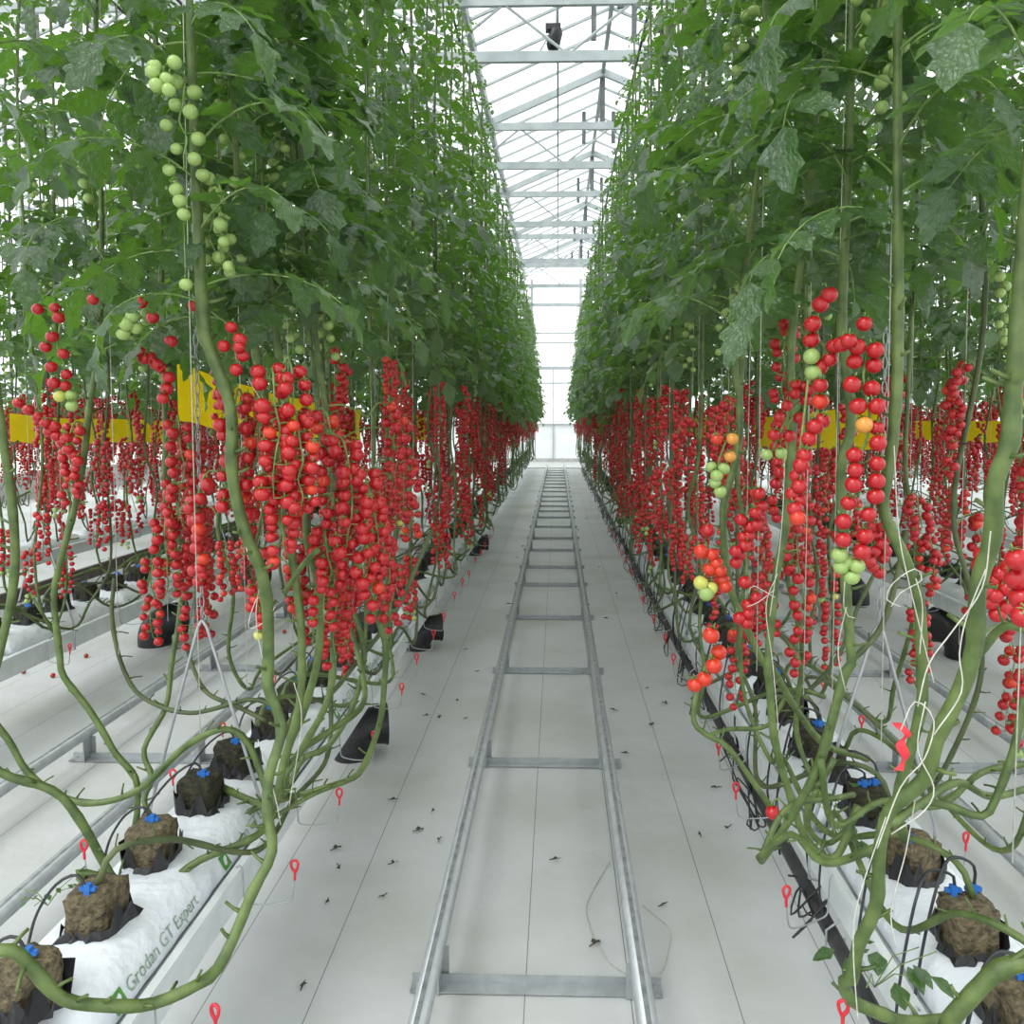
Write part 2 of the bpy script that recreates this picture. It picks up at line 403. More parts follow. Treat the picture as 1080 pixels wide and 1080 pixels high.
# ------------------------------------------------------------------ growing gutters, bags, blocks
def row_x(r): return RX*(2*abs(r)-1)*(1 if r>0 else -1)
GW=.145
for r in (-3,-2,-1,1,2,3):
    x=row_x(r); y1=24.6
    g=G(); a=[(-GW-.012,.400),(-GW-.012,.388),(-GW,.392),(-GW,.30),(-.07,.285),(.07,.285),(GW,.30),(GW,.392),(GW+.012,.388),(GW+.012,.400),
              (GW-.004,.404),(GW-.006,.385),(.1,.378),(-.1,.378),(-GW+.006,.385),(-GW+.004,.404)]
    n=len(a); v=[(x+p[0],y,p[1]) for y in (.2,y1) for p in a]
    g.add(v,[(k,(k+1)%n,(k+1)%n+n,k+n) for k in range(n)]+[tuple(range(n))[::-1],tuple(range(n,2*n))])
    lab={-3:'distant white growing gutter third from the path behind the lettered bags',-2:'white growing gutter under the row behind the lettered bags',-1:'white metal growing gutter carrying the lettered bags',
         1:'white metal growing gutter with a black pipe beside it',2:'white growing gutter under the row behind the black pipe',3:'distant white growing gutter third from the path behind the black pipe'}[r]
    tag(link('growing_gutter',g.mesh('gutter',[M['white_steel']],False)),lab,'growing gutter','growing gutters')
# grow bags
def bag_mesh(seed, L=.97):
    q=random.Random(seed); g=G(); prof=[(-.120,.0),(-.127,.012),(-.108,.045),(-.087,.078),(-.045,.088),(0,.086),(.045,.088),(.087,.078),(.108,.045),(.127,.012),(.120,.0)]
    ny=40; v=[]
    for j in range(ny+1):
        t=j/ny; y=-L/2+L*t; e=min(1,math.sin(PI*min(t,1-t)*8) if min(t,1-t)<.0625 else 1)
        e=.35+.65*e
        for k,(px,pz) in enumerate(prof):
            w=(.004*math.sin(y*37+k*2.1+seed)+q.uniform(-.0025,.0025))*(0 if k in(7,8,9) else 1)
            v.append((px*(.96+.04*e)+w*.4, y, max(0,pz*e+w*(1 if 2<k<8 else .2))))
    n=len(prof); f=[(j*n+k,j*n+k+1,(j+1)*n+k+1,(j+1)*n+k) for j in range(ny) for k in range(n-1)]
    f+=[tuple(range(n)), tuple(range(ny*n,ny*n+n))[::-1]]
    g.add(v,f); return g.mesh('bag',[M['bag']])
bagm=[bag_mesh(s) for s in range(4)]
def text_mesh(s, size):
    cu=bpy.data.curves.new('txt','FONT'); cu.body=s; cu.size=size; cu.extrude=.0004; cu.shear=.15
    o=bpy.data.objects.new('txt',cu); C.objects.link(o)
    dg=bpy.context.evaluated_depsgraph_get(); me=bpy.data.meshes.new_from_object(o.evaluated_get(dg))
    bpy.data.objects.remove(o); me.materials.clear(); me.materials.append(M['grey_ink']); return me
TXT=text_mesh('Grodan GT Expert',.038)
LOGO=G(); box(LOGO,0,.036,0,.036,0,.0008)
LOGO.add([(.010,.008,.0012),(.020,.010,.0012),(.028,.022,.0012),(.026,.030,.0012),(.014,.026,.0012),(.009,.016,.0012)],[(0,1,2,3,4,5)],1)
LOGOM=LOGO.mesh('logo',[M['green_ink'],M['bag']],False)
def frame_mtx(rx,y,z):
    return None
for r in (-3,-2,-1,1,2,3):
    x=row_x(r); yend={1:24.4,2:15,3:15}[abs(r)]; y=({1:.1,2:2.6,3:5.2}[abs(r)]); k=0
    off=.22 if r==-1 else .05
    while y<yend:
        yc=y+off+.485
        if abs(r)==1:
            lab='white plastic grow bag of the %s, level with the %s track crossbar'%(ROWN[r],near_bar(yc))
            if r==-1 and yc<2.2: lab='white grow bag with green printed lettering, %s'%('lowest in the picture' if yc<1.2 else 'level with the first clearly seen blocks')
        elif abs(r)==2: lab='white grow bag on the gutter of the %s'%ROWN[r]
        else: lab='small distant white grow bag in the row farthest out past the %s'%('lettered bags' if r<0 else 'black pipe')
        me=bagm[k%4]
        o=tag(link('grow_bag',me,None,(x,yc,.386)),lab,'grow bag','grow bags of the %s'%ROWN.get(r,'outermost rows'))
        if r==-1 and yc<7:
            for q,dy in ((0,-.40),(1,.08)):
                R=Matrix(((0,0,1,.1425),(1,0,0,dy),(0,1,0,.012),(0,0,0,1)))
                # lean with the shoulder of the bag
                R=Matrix.Translation((.1275,dy,.016)) @ Matrix.Rotation(math.radians(-31.2),4,'Y') @ Matrix(((0,0,1,0),(1,0,0,0),(0,1,0,0),(0,0,0,1)))
                c=link('printed_lettering',TXT,o); c.matrix_local=R@Matrix.Translation((.048,.008,0)); c['label']='green-grey product lettering'
                c=link('printed_logo',LOGOM,o); c.matrix_local=R; c['label']='green leaf logo'
        y+=1.0; k+=1

def block_meshes(seed):
    q=random.Random(seed); g=G(); n=6; h=.092; w=.047
    import itertools
    pts={}; v=[]; f=[]
    def vid(i,j,k):
        key=(i,j,k)
        if key not in pts:
            x=(i/n-.5)*2*w; y=(j/n-.5)*2*w; z=k/n*h
            rr=math.hypot(x,y)/(w*1.41); s=1-.12*max(0,rr-.65)/.35
            pts[key]=len(v); v.append((x*s+q.uniform(-.003,.003), y*s+q.uniform(-.003,.003), z+(q.uniform(-.006,.004) if k==n else 0)-(.006*rr if k==n else 0)))
        return pts[key]
    for a in range(n):
        for b in range(n):
            f.append((vid(a,b,n),vid(a+1,b,n),vid(a+1,b+1,n),vid(a,b+1,n)))
            f.append((vid(a,0,b),vid(a+1,0,b),vid(a+1,0,b+1),vid(a,0,b+1)))
            f.append((vid(a+1,n,b),vid(a,n,b),vid(a,n,b+1),vid(a+1,n,b+1)))
            f.append((vid(0,a+1,b),vid(0,a,b),vid(0,a,b+1),vid(0,a+1,b+1)))
            f.append((vid(n,a,b),vid(n,a+1,b),vid(n,a+1,b+1),vid(n,a,b+1)))
    g.add(v,f)
    # torn black sleeve
    s=G(); m=28; vv=[]
    for i in range(m):
        a=2*PI*i/m; c,s_=math.cos(a),math.sin(a); d=1/max(abs(c),abs(s_)); d=min(d,1.28)
        top=q.choice((.012,.02,.045,.065,.03)) ; fl=q.uniform(.0,.012)
        for (z,e) in ((0,.004+q.uniform(0,.02)*(top<.03)),(top,.003+fl)):
            vv.append((c*d*(w+e), s_*d*(w+e), z))
    s.add(vv,[(2*i,2*((i+1)%m),2*((i+1)%m)+1,2*i+1) for i in range(m)])
    return g, s
BL=[block_meshes(s) for s in range(5)]
BLN=[(a.mesh('block',[M['rock']]), b.mesh('sleeve',[M['black']],False)) for a,b in BL]
BLO=[(a.mesh('block',[M['rock_old']]), b.mesh('sleeve',[M['black']],False)) for a,b in BL]
LEFTY=[1.07,1.33,1.56,1.81,2.07,2.29,2.56,2.82]
def ys_for(r):
    if r==-1: ys=LEFTY+[3.08+.26*i for i in range(82)]
    elif r==1: ys=[1.08,1.33,1.55,1.80,2.06,2.30,2.48,2.76]+[3.0+.26*i for i in range(82)]
    else: ys=[3.7+.27*i for i in range(26)]
    return ys
block_pos={}
for r in (-1,1,-2,2):
    x=row_x(r); block_pos[r]=[]
    for k,y in enumerate(ys_for(r)):
        xx=x+rnd.uniform(-.015,.015)-(.035 if r==1 else .0 if r==-1 else 0)*(1 if r>0 else -1)
        block_pos[r].append((xx,y))
        old = not (y<1.9 and r==-1 or y<1.85 and r==1)
        bm,sm=(BLO if old else BLN)[k%5]
        if abs(r)==1 and y<4:
            lab='%s rooting block of the %s, %s along from the camera'%('dark algae-stained' if old else 'brown fibrous',ROWN[r],ORD[k+1])
        else:
            lab='dark rooting block on the %s, level with the %s track crossbar'%(ROWN[r],near_bar(y))
        t=thing('rooting_block',(xx,y,.470),lab,'rooting block','rooting blocks of the %s'%ROWN[r],rot=(0,0,rnd.uniform(-.35,.35)))
        link('wool_block',bm,t); 
        if y<12: link('black_sleeve',sm,t)
# drip lines
for r in (-1,1,-2,2):
    for k,(x,y) in enumerate(block_pos[r]):
        if y>9 or (abs(r)==2 and y>7): break
        s = -1 if r==-1 else (-1 if r==1 else (-1 if r<0 else 1))
        n = 2 if (r==1 and k%2==0) else 1
        for q in range(n):
            g=G(); a=rnd.uniform(.02,.05); dy=rnd.uniform(-.12,.10)
            if r==1:
                pts=[(0,0,.085),(0,0,.125+.02*q),(-.06,dy*.3,.15+.02*q),(-.10,dy*.7,.11),(-.135,dy,-.02),(-.145,dy*1.1,-.12),(-.13,dy*1.2,-.225)]
            else:
                pts=[(0,0,.085),(s*.02,0,.125),(s*.07,dy*.3,.10),(s*.12,dy*.7,.03),(s*.15,dy,-.055)]
            pts=[(p[0],p[1],p[2]) for p in pts]
            c,_=cat(pts,.02); tube(g,c,.0032,6)
            t=thing('drip_line',(x+rnd.uniform(-.03,.03),y+rnd.uniform(-.03,.03),.470),
                    ('pair of thin black drip hoses' if 0 else 'thin black drip hose')+' feeding the %s block of the %s%s'%(ORD[k+1] if k<19 else 'farther', ROWN[r], (', longer of two' if q else '')),'drip line','drip lines of the %s'%ROWN[r])
            link('hose',g.mesh('hose',[M['hose']]),t)
            g=G(); box(g,-.006,.006,-.006,.006,.078,.108); box(g,-.016,.016,-.004,.004,.094,.102)
            tube(g,[(0,0,.05),(0,0,.085)],[.002,.005],6)
            link('stake',g.mesh('stake',[M['blue']],False),t)['label']='blue drip stake'
# support hooks
def hook_meshes():
    g=G(); pts=[(0,0,.402),(.006,0,.408),(.012,0,.400),(.016,0,.33),(.022,.004,.31),(.06,.01,.30),(.10,.02,.297),(.122,.022,.30),(.129,.022,.32),(.133,.022,.37)]
    c,_=cat(pts,.012); tube(g,c,.0022,6)
    q=G(); lp=[(.133,.022,.352),(.133,.022,.372),(.126,.022,.384),(.125,.022,.397),(.133,.022,.403),(.141,.022,.397),(.140,.022,.384),(.135,.022,.373)]
    c,_=cat(lp,.005); tube(q,c,.0036,6)
    return g.mesh('hook_wire',[M['galv']]), q.mesh('hook_cap',[M['redcap']])
HW,HC=hook_meshes()
SIDE={0:'path side',1:'far side'}
for r in (-1,1,-2,2):
    x=row_x(r)
    for si in (0,1):
        s=(1 if r<0 else -1)*(1 if si==0 else -1)
        y={1:1.02,2:3.9}[abs(r)]+.13*si; k=0; ye=8.3 if abs(r)==1 else 8
        while y<ye:
            k+=1
            lab='red-tipped wire stem hook, %s of the %s, %s along'%(SIDE[si],ROWN[r],ORD[min(k,20)])
            t=thing('stem_hook',(x+s*(GW+.008),y+rnd.uniform(-.05,.05),rnd.uniform(-.01,.02)),lab,'hook','stem hooks of the %s'%ROWN[r],rot=(0,0,(0 if s>0 else PI)+rnd.uniform(-.35,.35)))
            link('wire',HW,t); link('red_cap',HC,t)
            y+={1:.44,2:.62}[abs(r)]
# feed pipe
g=G(); 
c,_=cat([(RX-.155,.4,.245),(RX-.15,3,.24),(RX-.155,6,.245),(RX-.15,12,.24),(RX-.155,24.4,.245)],.5); tube(g,c,.019,12)
t=tag(link('feed_pipe',g.mesh('feed_pipe',[M['pipe']])),'long black irrigation pipe running beside the growing gutter','pipe')
gw=G()
for k in range(40):
    y=1.0+k*.52+rnd.uniform(-.1,.1); x0=RX-.17
    for q in range(2):
        pts=[(x0+rnd.uniform(-.03,.03),y+rnd.uniform(-.1,.1),.26)]
        for j in range(5): pts.append((x0+rnd.uniform(-.05,.04),y+rnd.uniform(-.12,.12),.22+rnd.uniform(-.1,.09)))
        pts.append((x0,y,.25)); c,_=cat(pts,.03); tube(gw,c,.003,5)
ct=link('hose_tangle',gw.mesh('hose_tangle',[M['hose']]),t); ct['kind']='stuff'
# drip pipe brackets: short straps carrying the pipe
gb=G(); tube(gb,[(.02,0,.31),(.005,0,.29),(-.022,0,.27),(-.022,0,.222),(0,0,.217),(.022,0,.222),(.022,0,.25)],.003,5); sm=gb.mesh('strap',[M['galv']])
for k in range(24): link('pipe_strap',sm,t,(RX-.153,.9+k,0))
# hangers
def hanger_meshes():
    a=G(); tube(a,[(-GW-.012,0,.395),(-GW-.014,0,.44),(-.012,0,.955),(0,0,.975)],.0045,6); tube(a,[(GW+.012,0,.395),(GW+.014,0,.44),(.012,0,.955),(0,0,.975)],.0045,6)
    tube(a,[(-GW-.02,0,.40),(-GW-.02,0,.30),(-.08,0,.278),(.08,0,.278),(GW+.02,0,.30),(GW+.02,0,.40)],.004,6)
    c=G(); z=.975; k=0
    while z<4.2:
        r=.006; L=.018
        pts=[]
        for i in range(9):
            t=2*PI*i/8; px=r*math.cos(t); pz=L*math.sin(t)
            pts.append((px,0,z+L+pz) if k%2 else (0,px,z+L+pz))
        tube(c,pts,.0018,4,cap=False); z+=.031; k+=1
    return a.mesh('hanger',[M['galv']]), c.mesh('chain',[M['galv']])
HA,CH=hanger_meshes()
for r in (-1,1,-2,2,-3,3):
    y={1:2.07,2:4.1,3:6.1}[abs(r)]; k=1
    while y<(15 if abs(r)==1 else 11):
        t=thing('gutter_hanger',(row_x(r),y,0),'chain and wire strut carrying the gutter, %s %s'%(ROWN.get(r,'outermost row past the %s'%('lettered bags' if r<0 else 'black pipe')),'nearest the camera' if k==1 else '%s along'%ORD[k]),'hanger','gutter hangers')
        link('strut',HA,t); link('chain',CH,t); y+=2.03; k+=1
# support plates under far gutters and a brown board
for r in (-2,2,-3,3):
    for k in range(3):
        y=5.75+k*3.1+(abs(r)-2)*1.3
        g=G(); box(g,-.05,.05,-.004,.004,0,.285); box(g,-.09,.09,-.03,.03,0,.006); box(g,-.052,-.046,-.02,.02,0,.285); box(g,.046,.052,-.02,.02,0,.285)
        tag(link('gutter_post',g.mesh('post',[M['galv']],False),None,(row_x(r),y,0)),'steel plate post under the %s gutter, %s along'%(ROWN.get(r,'outermost %s'%('lettered-side' if r<0 else 'pipe-side')),ORD[k+1]),'post','posts under the far gutters')
g=G(); box(g,-3.80,-3.77,4.5,11,.20,.30)
for y in (5,7,9,10.8): box(g,-3.81,-3.76,y,y+.05,0,.2)
tag(link('brown_board',g.mesh('board',[M['brown']],False)),'long dark brown board standing on edge between the distant gutters','board')
# elbow duct outlets
def elbow(scale,open_dir):
    o=G(); i_=G(); pts=[(0,0,0)]; R=.13
    c=[Vector((0,0,0)),Vector((0,0,.04))]
    for k in range(1,9):
        a=PI/2*k/8; c.append(Vector((R*(1-math.cos(a)),0,.04+R*math.sin(a))))
    c.append(c[-1]+Vector((.07,0,0)))
    rr=[.105]*len(c); rr[-1]=.112
    n=20
    c2=[p.copy() for p in c]
    tube(o,c,rr,n,cap=False); tube(o,c[::-1],[q-.006 for q in rr[::-1]],n,cap=False)
    ring=G(); tube(ring,[c[-1]-Vector((.012,0,0)),c[-1]-Vector((0.0,0,0))],[.117,.117],n,cap=False)
    return o.mesh('elbow',[M['black']]), ring.mesh('rim',[M['black']])
EL,ER=elbow(1,0)
for (x,y,rz,sc,lab) in ((-2.64,5.25,.25,1,'black elbow duct on the floor behind the lettered-bag row, larger one'),(-2.70,7.0,.5,1,'black elbow duct on the floor under the row behind the lettered bags, farther one'),
    (2.50,6.6,2.6,1,'black elbow duct behind the black-pipe row, farther one'),(2.62,5.1,2.2,1,'black elbow duct behind the black-pipe row, nearer one'),
    (-.86,3.50,.3,1,'black elbow duct bulging out under the lettered-bag gutter, nearer one'),(-.86,5.2,.3,1,'black elbow duct under the lettered-bag gutter, farther one'),
    (-.88,8.9,.3,1,'small dark elbow duct far along under the lettered-bag gutter')):
    t=thing('duct_elbow',(x,y,0),lab,'duct','black duct elbows on the floor',rot=(0,0,rz)); s=.78 if abs(x)<1 else 1
    t.scale=(s,s,s); link('elbow',EL,t); link('rim',ER,t)

# ------------------------------------------------------------------ yellow trap ribbons
def ribbon(pts, h, label):
    g=G(); v=[]; n=0; c,_=cat(pts,.08)
    for i,p in enumerate(c):
        w=.008*math.sin(i*.9)
        v+= [(p.x+w,p.y,p.z),(p.x-w*.7+.006*math.sin(i*2.1),p.y,p.z-h*.5),(p.x+w*.3,p.y,p.z-h+.004*math.sin(i*1.3))]
    n=len(c); f=[(3*i+k,3*i+k+1,3*i+k+4,3*i+k+3) for i in range(n-1) for k in (0,1)]
    v2=[(a-.0008,b,c_) for a,b,c_ in v]; o=len(v)
    g.add(v+v2,f+[(q[3]+o,q[2]+o,q[1]+o,q[0]+o) for q in f])
    tag(link('sticky_trap_ribbon',g.mesh('ribbon',[M['yellow']])),label,'sticky trap','yellow sticky trap ribbons')
ribbon([P(187,384,2.75),P(250,404,3.2),P(310,420,3.9),P(380,432,5.0)],.195,'bright yellow sticky ribbon hanging along the lettered-bag row, largest')
ribbon([P(10,436,5.6),P(60,441,6.2),P(120,442,6.9),P(172,444,7.6)],.20,'yellow sticky ribbon seen between vines behind the lettered bags')
ribbon([P(942,425,3.35),P(880,432,3.9),P(830,438,4.7),P(797,441,5.5)],.19,'bright yellow sticky ribbon behind the black-pipe row vines')
ribbon([P(1062,444,6.3),P(1010,444,7.0),P(965,444,7.6)],.17,'yellow sticky ribbon glimpsed farther out behind the black-pipe row')
ribbon([P(772,432,6.5),P(735,440,8.0),P(690,444,10.5)],.2,'dim yellow sticky ribbon deep in the black-pipe row')
ribbon([P(415,434,5.6),P(450,440,7.2)],.2,'short end of yellow sticky ribbon deep in the lettered-bag row')

# ------------------------------------------------------------------ tomato plants
def leaflet(g, M4, L, W, q, st, det):
    """a toothed leaflet along +X; st stations, det columns each side"""
    v=[]; uv=[]; f=[]; cols=2*det+1
    droop=q.uniform(.05,.30); cup=q.uniform(-.05,.28); tw=q.uniform(-.3,.3)
    for i in range(st+1):
        t=i/st
        w=W*.5*(math.sin(PI*min(1,t**.72))**.85 if 0<t<1 else 0.0)
        if st>=7: w*= (1.0 if i%2 else .74)
        elif i not in(0,st): w*=q.uniform(.85,1.1)
        x=L*t; zc=-droop*L*t*t
        for k in range(-det,det+1):
            s=k/det; off=abs(s)*w*.28
            y=s*w; z=zc+cup*abs(y)+(.22*w*math.sin(t*13+s*2.5)*abs(s) if det>1 else .12*w*math.sin(t*11+k*2))+tw*y*t
            v.append(M4@Vector((x+ (off if i not in (0,st) else 0)*(1 if i%2 else .4),y,z))); uv.append((t,.5+s*.5))
    for i in range(st):
        for k in range(cols-1):
            a=i*cols+k; f.append((a,a+cols,a+cols+1,a+1))
    g.add([tuple(p) for p in v],f,0,uv)
def comp_leaf(q, L=.36, hi=True):
    g=G(); pts=[]; n=10; p=Vector((0,0,0)); el=math.radians(q.uniform(20,50)); de=math.radians(q.uniform(65,110)); yaw=0; seg=L/n; dy=q.uniform(-.5,.5)
    dirs=[]
    for i in range(n+1):
        pts.append(p.copy()); e=el-de*(i/n)**1.1; yaw=dy*(i/n)
        d=Vector((math.cos(e)*math.cos(yaw),math.cos(e)*math.sin(yaw),math.sin(e))); dirs.append(d); p+=d*seg
    tube(g,pts[::1 if hi else 3],[.0030*(1-.6*i/n) for i in range(0,n+1,1 if hi else 3)],5 if hi else 3,1,False)
    def fr(i,side,ang):
        d=dirs[i]; up=Vector((0,0,1)); s=up.cross(d).normalized(); u=d.cross(s)
        if side==0: x=d
        else: x=(d*math.cos(ang)+s*side*math.sin(ang)).normalized()
        x=(x+Vector((0,0,-q.uniform(.0,.32)))).normalized()
        y=u.cross(x).normalized(); z=x.cross(y)
        z=(z+s*q.uniform(-.3,.3)+Vector((0,0,.35))).normalized(); y=z.cross(x).normalized(); z=x.cross(y)
        return Matrix(((x.x,y.x,z.x,pts[i].x),(x.y,y.y,z.y,pts[i].y),(x.z,y.z,z.z,pts[i].z),(0,0,0,1)))
    st,det=(8,2) if hi else (4,1)
    leaflet(g,fr(n,0,0),L*q.uniform(.34,.40),L*q.uniform(.24,.30),q,st,det)
    for (i,a,k) in ((8,1.05,.30),(6,1.2,.34),(3,1.3,.30)):
        for s in (-1,1):
            ll=L*k*q.uniform(.85,1.15); leaflet(g,fr(i,s,a*q.uniform(.85,1.15)),ll,ll*q.uniform(.58,.72),q,st,det)
    if hi:
        for (i,a) in ((7,1.3),(5,1.2),(4,1.3)):
            for s in (-1,1):
                if q.random()<.8: ll=L*q.uniform(.09,.15); leaflet(g,fr(i,s,a),ll,ll*.6,q,4,1)
    return g
LQ=random.Random(11)
LEAF=[comp_leaf(LQ,LQ.uniform(.29,.36),True).mesh('leaf',[M['leaf'],M['stalk']]) for _ in range(12)]
LLOW=[comp_leaf(LQ,LQ.uniform(.29,.36),False) for _ in range(14)]
ZTOP=4.22
def LS(z):
    """leaves get smaller towards the tip of a vine"""
    return 1.0 if z<2.05 else max(.40, 1-.34*(z-2.05))
def foliage(q, z0, n, low=True, ztop=ZTOP):
    g=G(); az=q.uniform(0,6.28)
    for i in range(n):
        t=i/(n-1); z=z0+(ztop-z0)*t+q.uniform(-.04,.04); az+=2.4+q.uniform(-.5,.5)
        sc=.95*q.uniform(.85,1.15)*LS(z)
        m=Matrix.Translation((0,0,z))@Matrix.Rotation(az,4,'Z')@Matrix.Rotation(q.uniform(-.35,.3),4,'Y')@Matrix.Rotation(q.uniform(-.35,.35),4,'X')@Matrix.Scale(sc,4)
        g.merge(q.choice(LLOW),m)
    return g
# fruit
def tomato_mesh(seed, m1, hi=True):
    q=random.Random(seed); g=G()
    if hi:
        ball(g,(0,0,0),1.0,14,9,0,.96)
        for k in range(len(g.v)):
            x,y,z=g.v[k]; r=math.hypot(x,y)
            if z>0: g.v[k]=(x,y,z-.14*max(0,1-r/.5))
        for k in range(5):
            a=2*PI*k/5+q.uniform(-.2,.2); c,s=math.cos(a),math.sin(a)
            v=[(0,0,.86),(c*.32-s*.12,s*.32+c*.12,.99),(c*.78,s*.78,.86+q.uniform(-.1,.2)),(c*.32+s*.12,s*.32-c*.12,.99)]
            g.add(v,[(0,1,2,3)],1)
        tube(g,[(0,0,.84),(.05,0,1.2),(.0,.02,1.5)],[.09,.10,.07],5,1)
    return g.mesh('tomato',[m1,M['stalk']])
TOM={k:[tomato_mesh(i,M[k]) for i in range(2)] for k in ('red','orange_red','unripe','turning','yellowish')}
def truss_layout(q, L, n, arch=.05, az=0):
    """rachis points and fruit spots of a hanging fruit truss, local to its joint"""
    c,s=math.cos(az),math.sin(az); out=q.uniform(.035,.06)
    pts=[Vector((0,0,0)),Vector((out*.5*c,out*.5*s,arch*.7)),Vector((out*c,out*s,arch*.5)),Vector((out*1.35*c,out*1.35*s,-L*.15))]
    for k in range(1,5): pts.append(Vector((out*(1.4-.05*k)*c+q.uniform(-.008,.008),out*(1.4-.05*k)*s+q.uniform(-.008,.008),-L*(.15+.85*k/4))))
    cv,_=cat(pts,.012); start=int(len(cv)*.22); fr=[]
    for i in range(n):
        t=i/(n-1); idx=min(len(cv)-1,int(start+(len(cv)-1-start)*t)); p=cv[idx]
        a=az+(PI/2 if i%2 else -PI/2)+q.uniform(-.7,.7)
        r=q.uniform(.0115,.0145)*(1.05-.18*t); d=.020*q.uniform(.8,1.25)
        fr.append((p,Vector((p.x+math.cos(a)*d,p.y+math.sin(a)*d,p.z-.004-q.uniform(0,.008))),r))
    return cv,fr
def stalk(g,cv,fr,m=0,sides=5,r=.0022):
    tube(g,cv,[r*(1-.5*i/len(cv)) for i in range(len(cv))],sides,m)
    for p,c,_ in fr: tube(g,[p,(p+c)/2+Vector((0,0,.004)),c+Vector((0,0,.008))],.0011,3,m,False)
FT=random.Random(5)
def fruit_color(q,i,n,mode):
    t=i/n
    if mode=='green': return 'unripe'
    if mode=='turn': return 'turning' if t<.5 else 'unripe'
    if mode=='tip' and t>.8: return 'unripe' if t>.88 else 'yellowish'
    return 'orange_red' if q.random()<.06 else 'red'
def low_truss(seed, L, n, mode):
    q=random.Random(seed); g=G(); cv,fr=truss_layout(q,L,n)
    stalk(g,cv[::3]+[cv[-1]],fr[:],0,3)
    idx={'red':1,'orange_red':1,'unripe':2,'turning':3,'yellowish':2}
    for i,(p,c,r) in enumerate(fr): ball(g,c,r*1.05,8,5,idx[fruit_color(q,i,n,mode)],.96)
    return g
LT=[low_truss(s,.17+.025*(s%4),17+(s%5),'tip' if s==3 else 'red') for s in range(8)]
LTG=[low_truss(20+s,.16,10,'green') for s in range(3)]
TM=[M['stalk'],M['red'],M['unripe'],M['turning']]
LTm=[a.mesh('fruit_truss',TM) for a in LT]; LTGm=[a.mesh('fruit_truss',TM) for a in LTG]
HIT=[]   # near trusses: stalk mesh + fruit spots, reused
for s in range(10):
    q=random.Random(100+s); n=17+s%5; cv,fr=truss_layout(q,.16+.02*(s%4),n); g=G(); stalk(g,cv,fr,0,6)
    HIT.append((g.mesh('truss_stalk',[M['stalk']]),fr,n))
HITG=[]
for s in range(3):
    q=random.Random(200+s); n=9; cv,fr=truss_layout(q,.13,n); g=G(); stalk(g,cv,fr,0,6); HITG.append((g.mesh('truss_stalk',[M['stalk']]),fr,n))
def near_truss(parent, loc, az, q, mode='red', sc=1.0, var=None):
    st,fr,n=(HITG if mode in('green','turn') else HIT)[(var if var is not None else q.randrange(100))%(3 if mode in('green','turn') else 10)]
    t=link('fruit_truss',st,parent,loc,(0,0,az),sc)
    if mode!='red': t['label']={'green':'truss of unripe green tomatoes','turn':'truss of tomatoes turning orange','tip':'red truss with green tip'}[mode]
    for i,(p,c,r) in enumerate(fr):
        col=fruit_color(q,i,n,mode)
        link('tomato',TOM[col][i%2],t,c,(q.uniform(-.5,.5),q.uniform(-.5,.5),q.uniform(0,6)),r)
    return t
def px_truss(parent, spots, y, col='red', rad=.0135, seed=1, joint=None, jit=.012):
    """a truss whose fruits hang where the photograph shows them"""
    q=random.Random(seed); O=parent.location
    pts=[]; 
    for s in spots:
        px,py=s[0],s[1]; pts.append((P(px,py,y+q.uniform(-jit,jit)), s[2] if len(s)>2 else col))
    n=len(pts); line=[]
    if joint is not None: line.append(joint)
    for k in range(0,n,2): 
        w=pts[k:k+3]; line.append(sum((a[0] for a in w),Vector())/len(w)+Vector((0,.012,.006)))
    cv,_=cat([p-O for p in line],.012) if len(line)>2 else cat([line[0]-O,(line[0]+line[-1])/2-O+Vector((0,.01,0)),line[-1]-O],.012)
    g=G(); tube(g,cv,.0022,6)
    for p,c in pts:
        pl=p-O; nr=min(cv,key=lambda a:(a-pl).length); tube(g,[nr,pl+Vector((0,0,rad*.8))],.0012,4)
    t=link('fruit_truss',g.mesh('truss_stalk',[M['stalk']]),parent)
    for k,(p,c) in enumerate(pts):
        link('tomato',TOM[c][k%2],t,p-O,(q.uniform(-.5,.5),q.uniform(-.5,.5),q.uniform(0,6)),rad*q.uniform(.93,1.07))
    return t

def stem_geo(g, pts, rad, sides, q, stubs=True, step=.03, m=0):
    c,r=cat(pts,step,rad)
    r=[x*(1+.16*max(0,math.sin(i*step*38+1.3))**6+q.uniform(-.03,.03)) for i,x in enumerate(r)]
    tube(g,c,r,sides,m)
    if stubs:
        d=.08
        i=3
        while i<len(c)-2 and c[i].z<1.75:
            t=(c[i+1]-c[i-1]).normalized(); o=t.orthogonal().normalized(); o.rotate(Matrix.Rotation(q.uniform(0,6.28),3,t))
            if o.z<-.3: o.z*=-1
            L=q.uniform(.012,.035); e=c[i]+(o+t*.3).normalized()*(r[i]+L)
            tube(g,[c[i],c[i]+(o+t*.2).normalized()*(r[i]+L*.4),e],[r[i]*.5,r[i]*.3,r[i]*.28],4,m)
            i+=max(2,int(q.uniform(.04,.12)/step))
    return c,r
_tw=G(); tube(_tw,[(.010,0,.9),(.012,.004,1.8),(.008,-.004,3.0),(0,0,4.24)],.0010,4); TWM=_tw.mesh('twine',[M['twine']])
GROUPV='tomato vines of the %s'
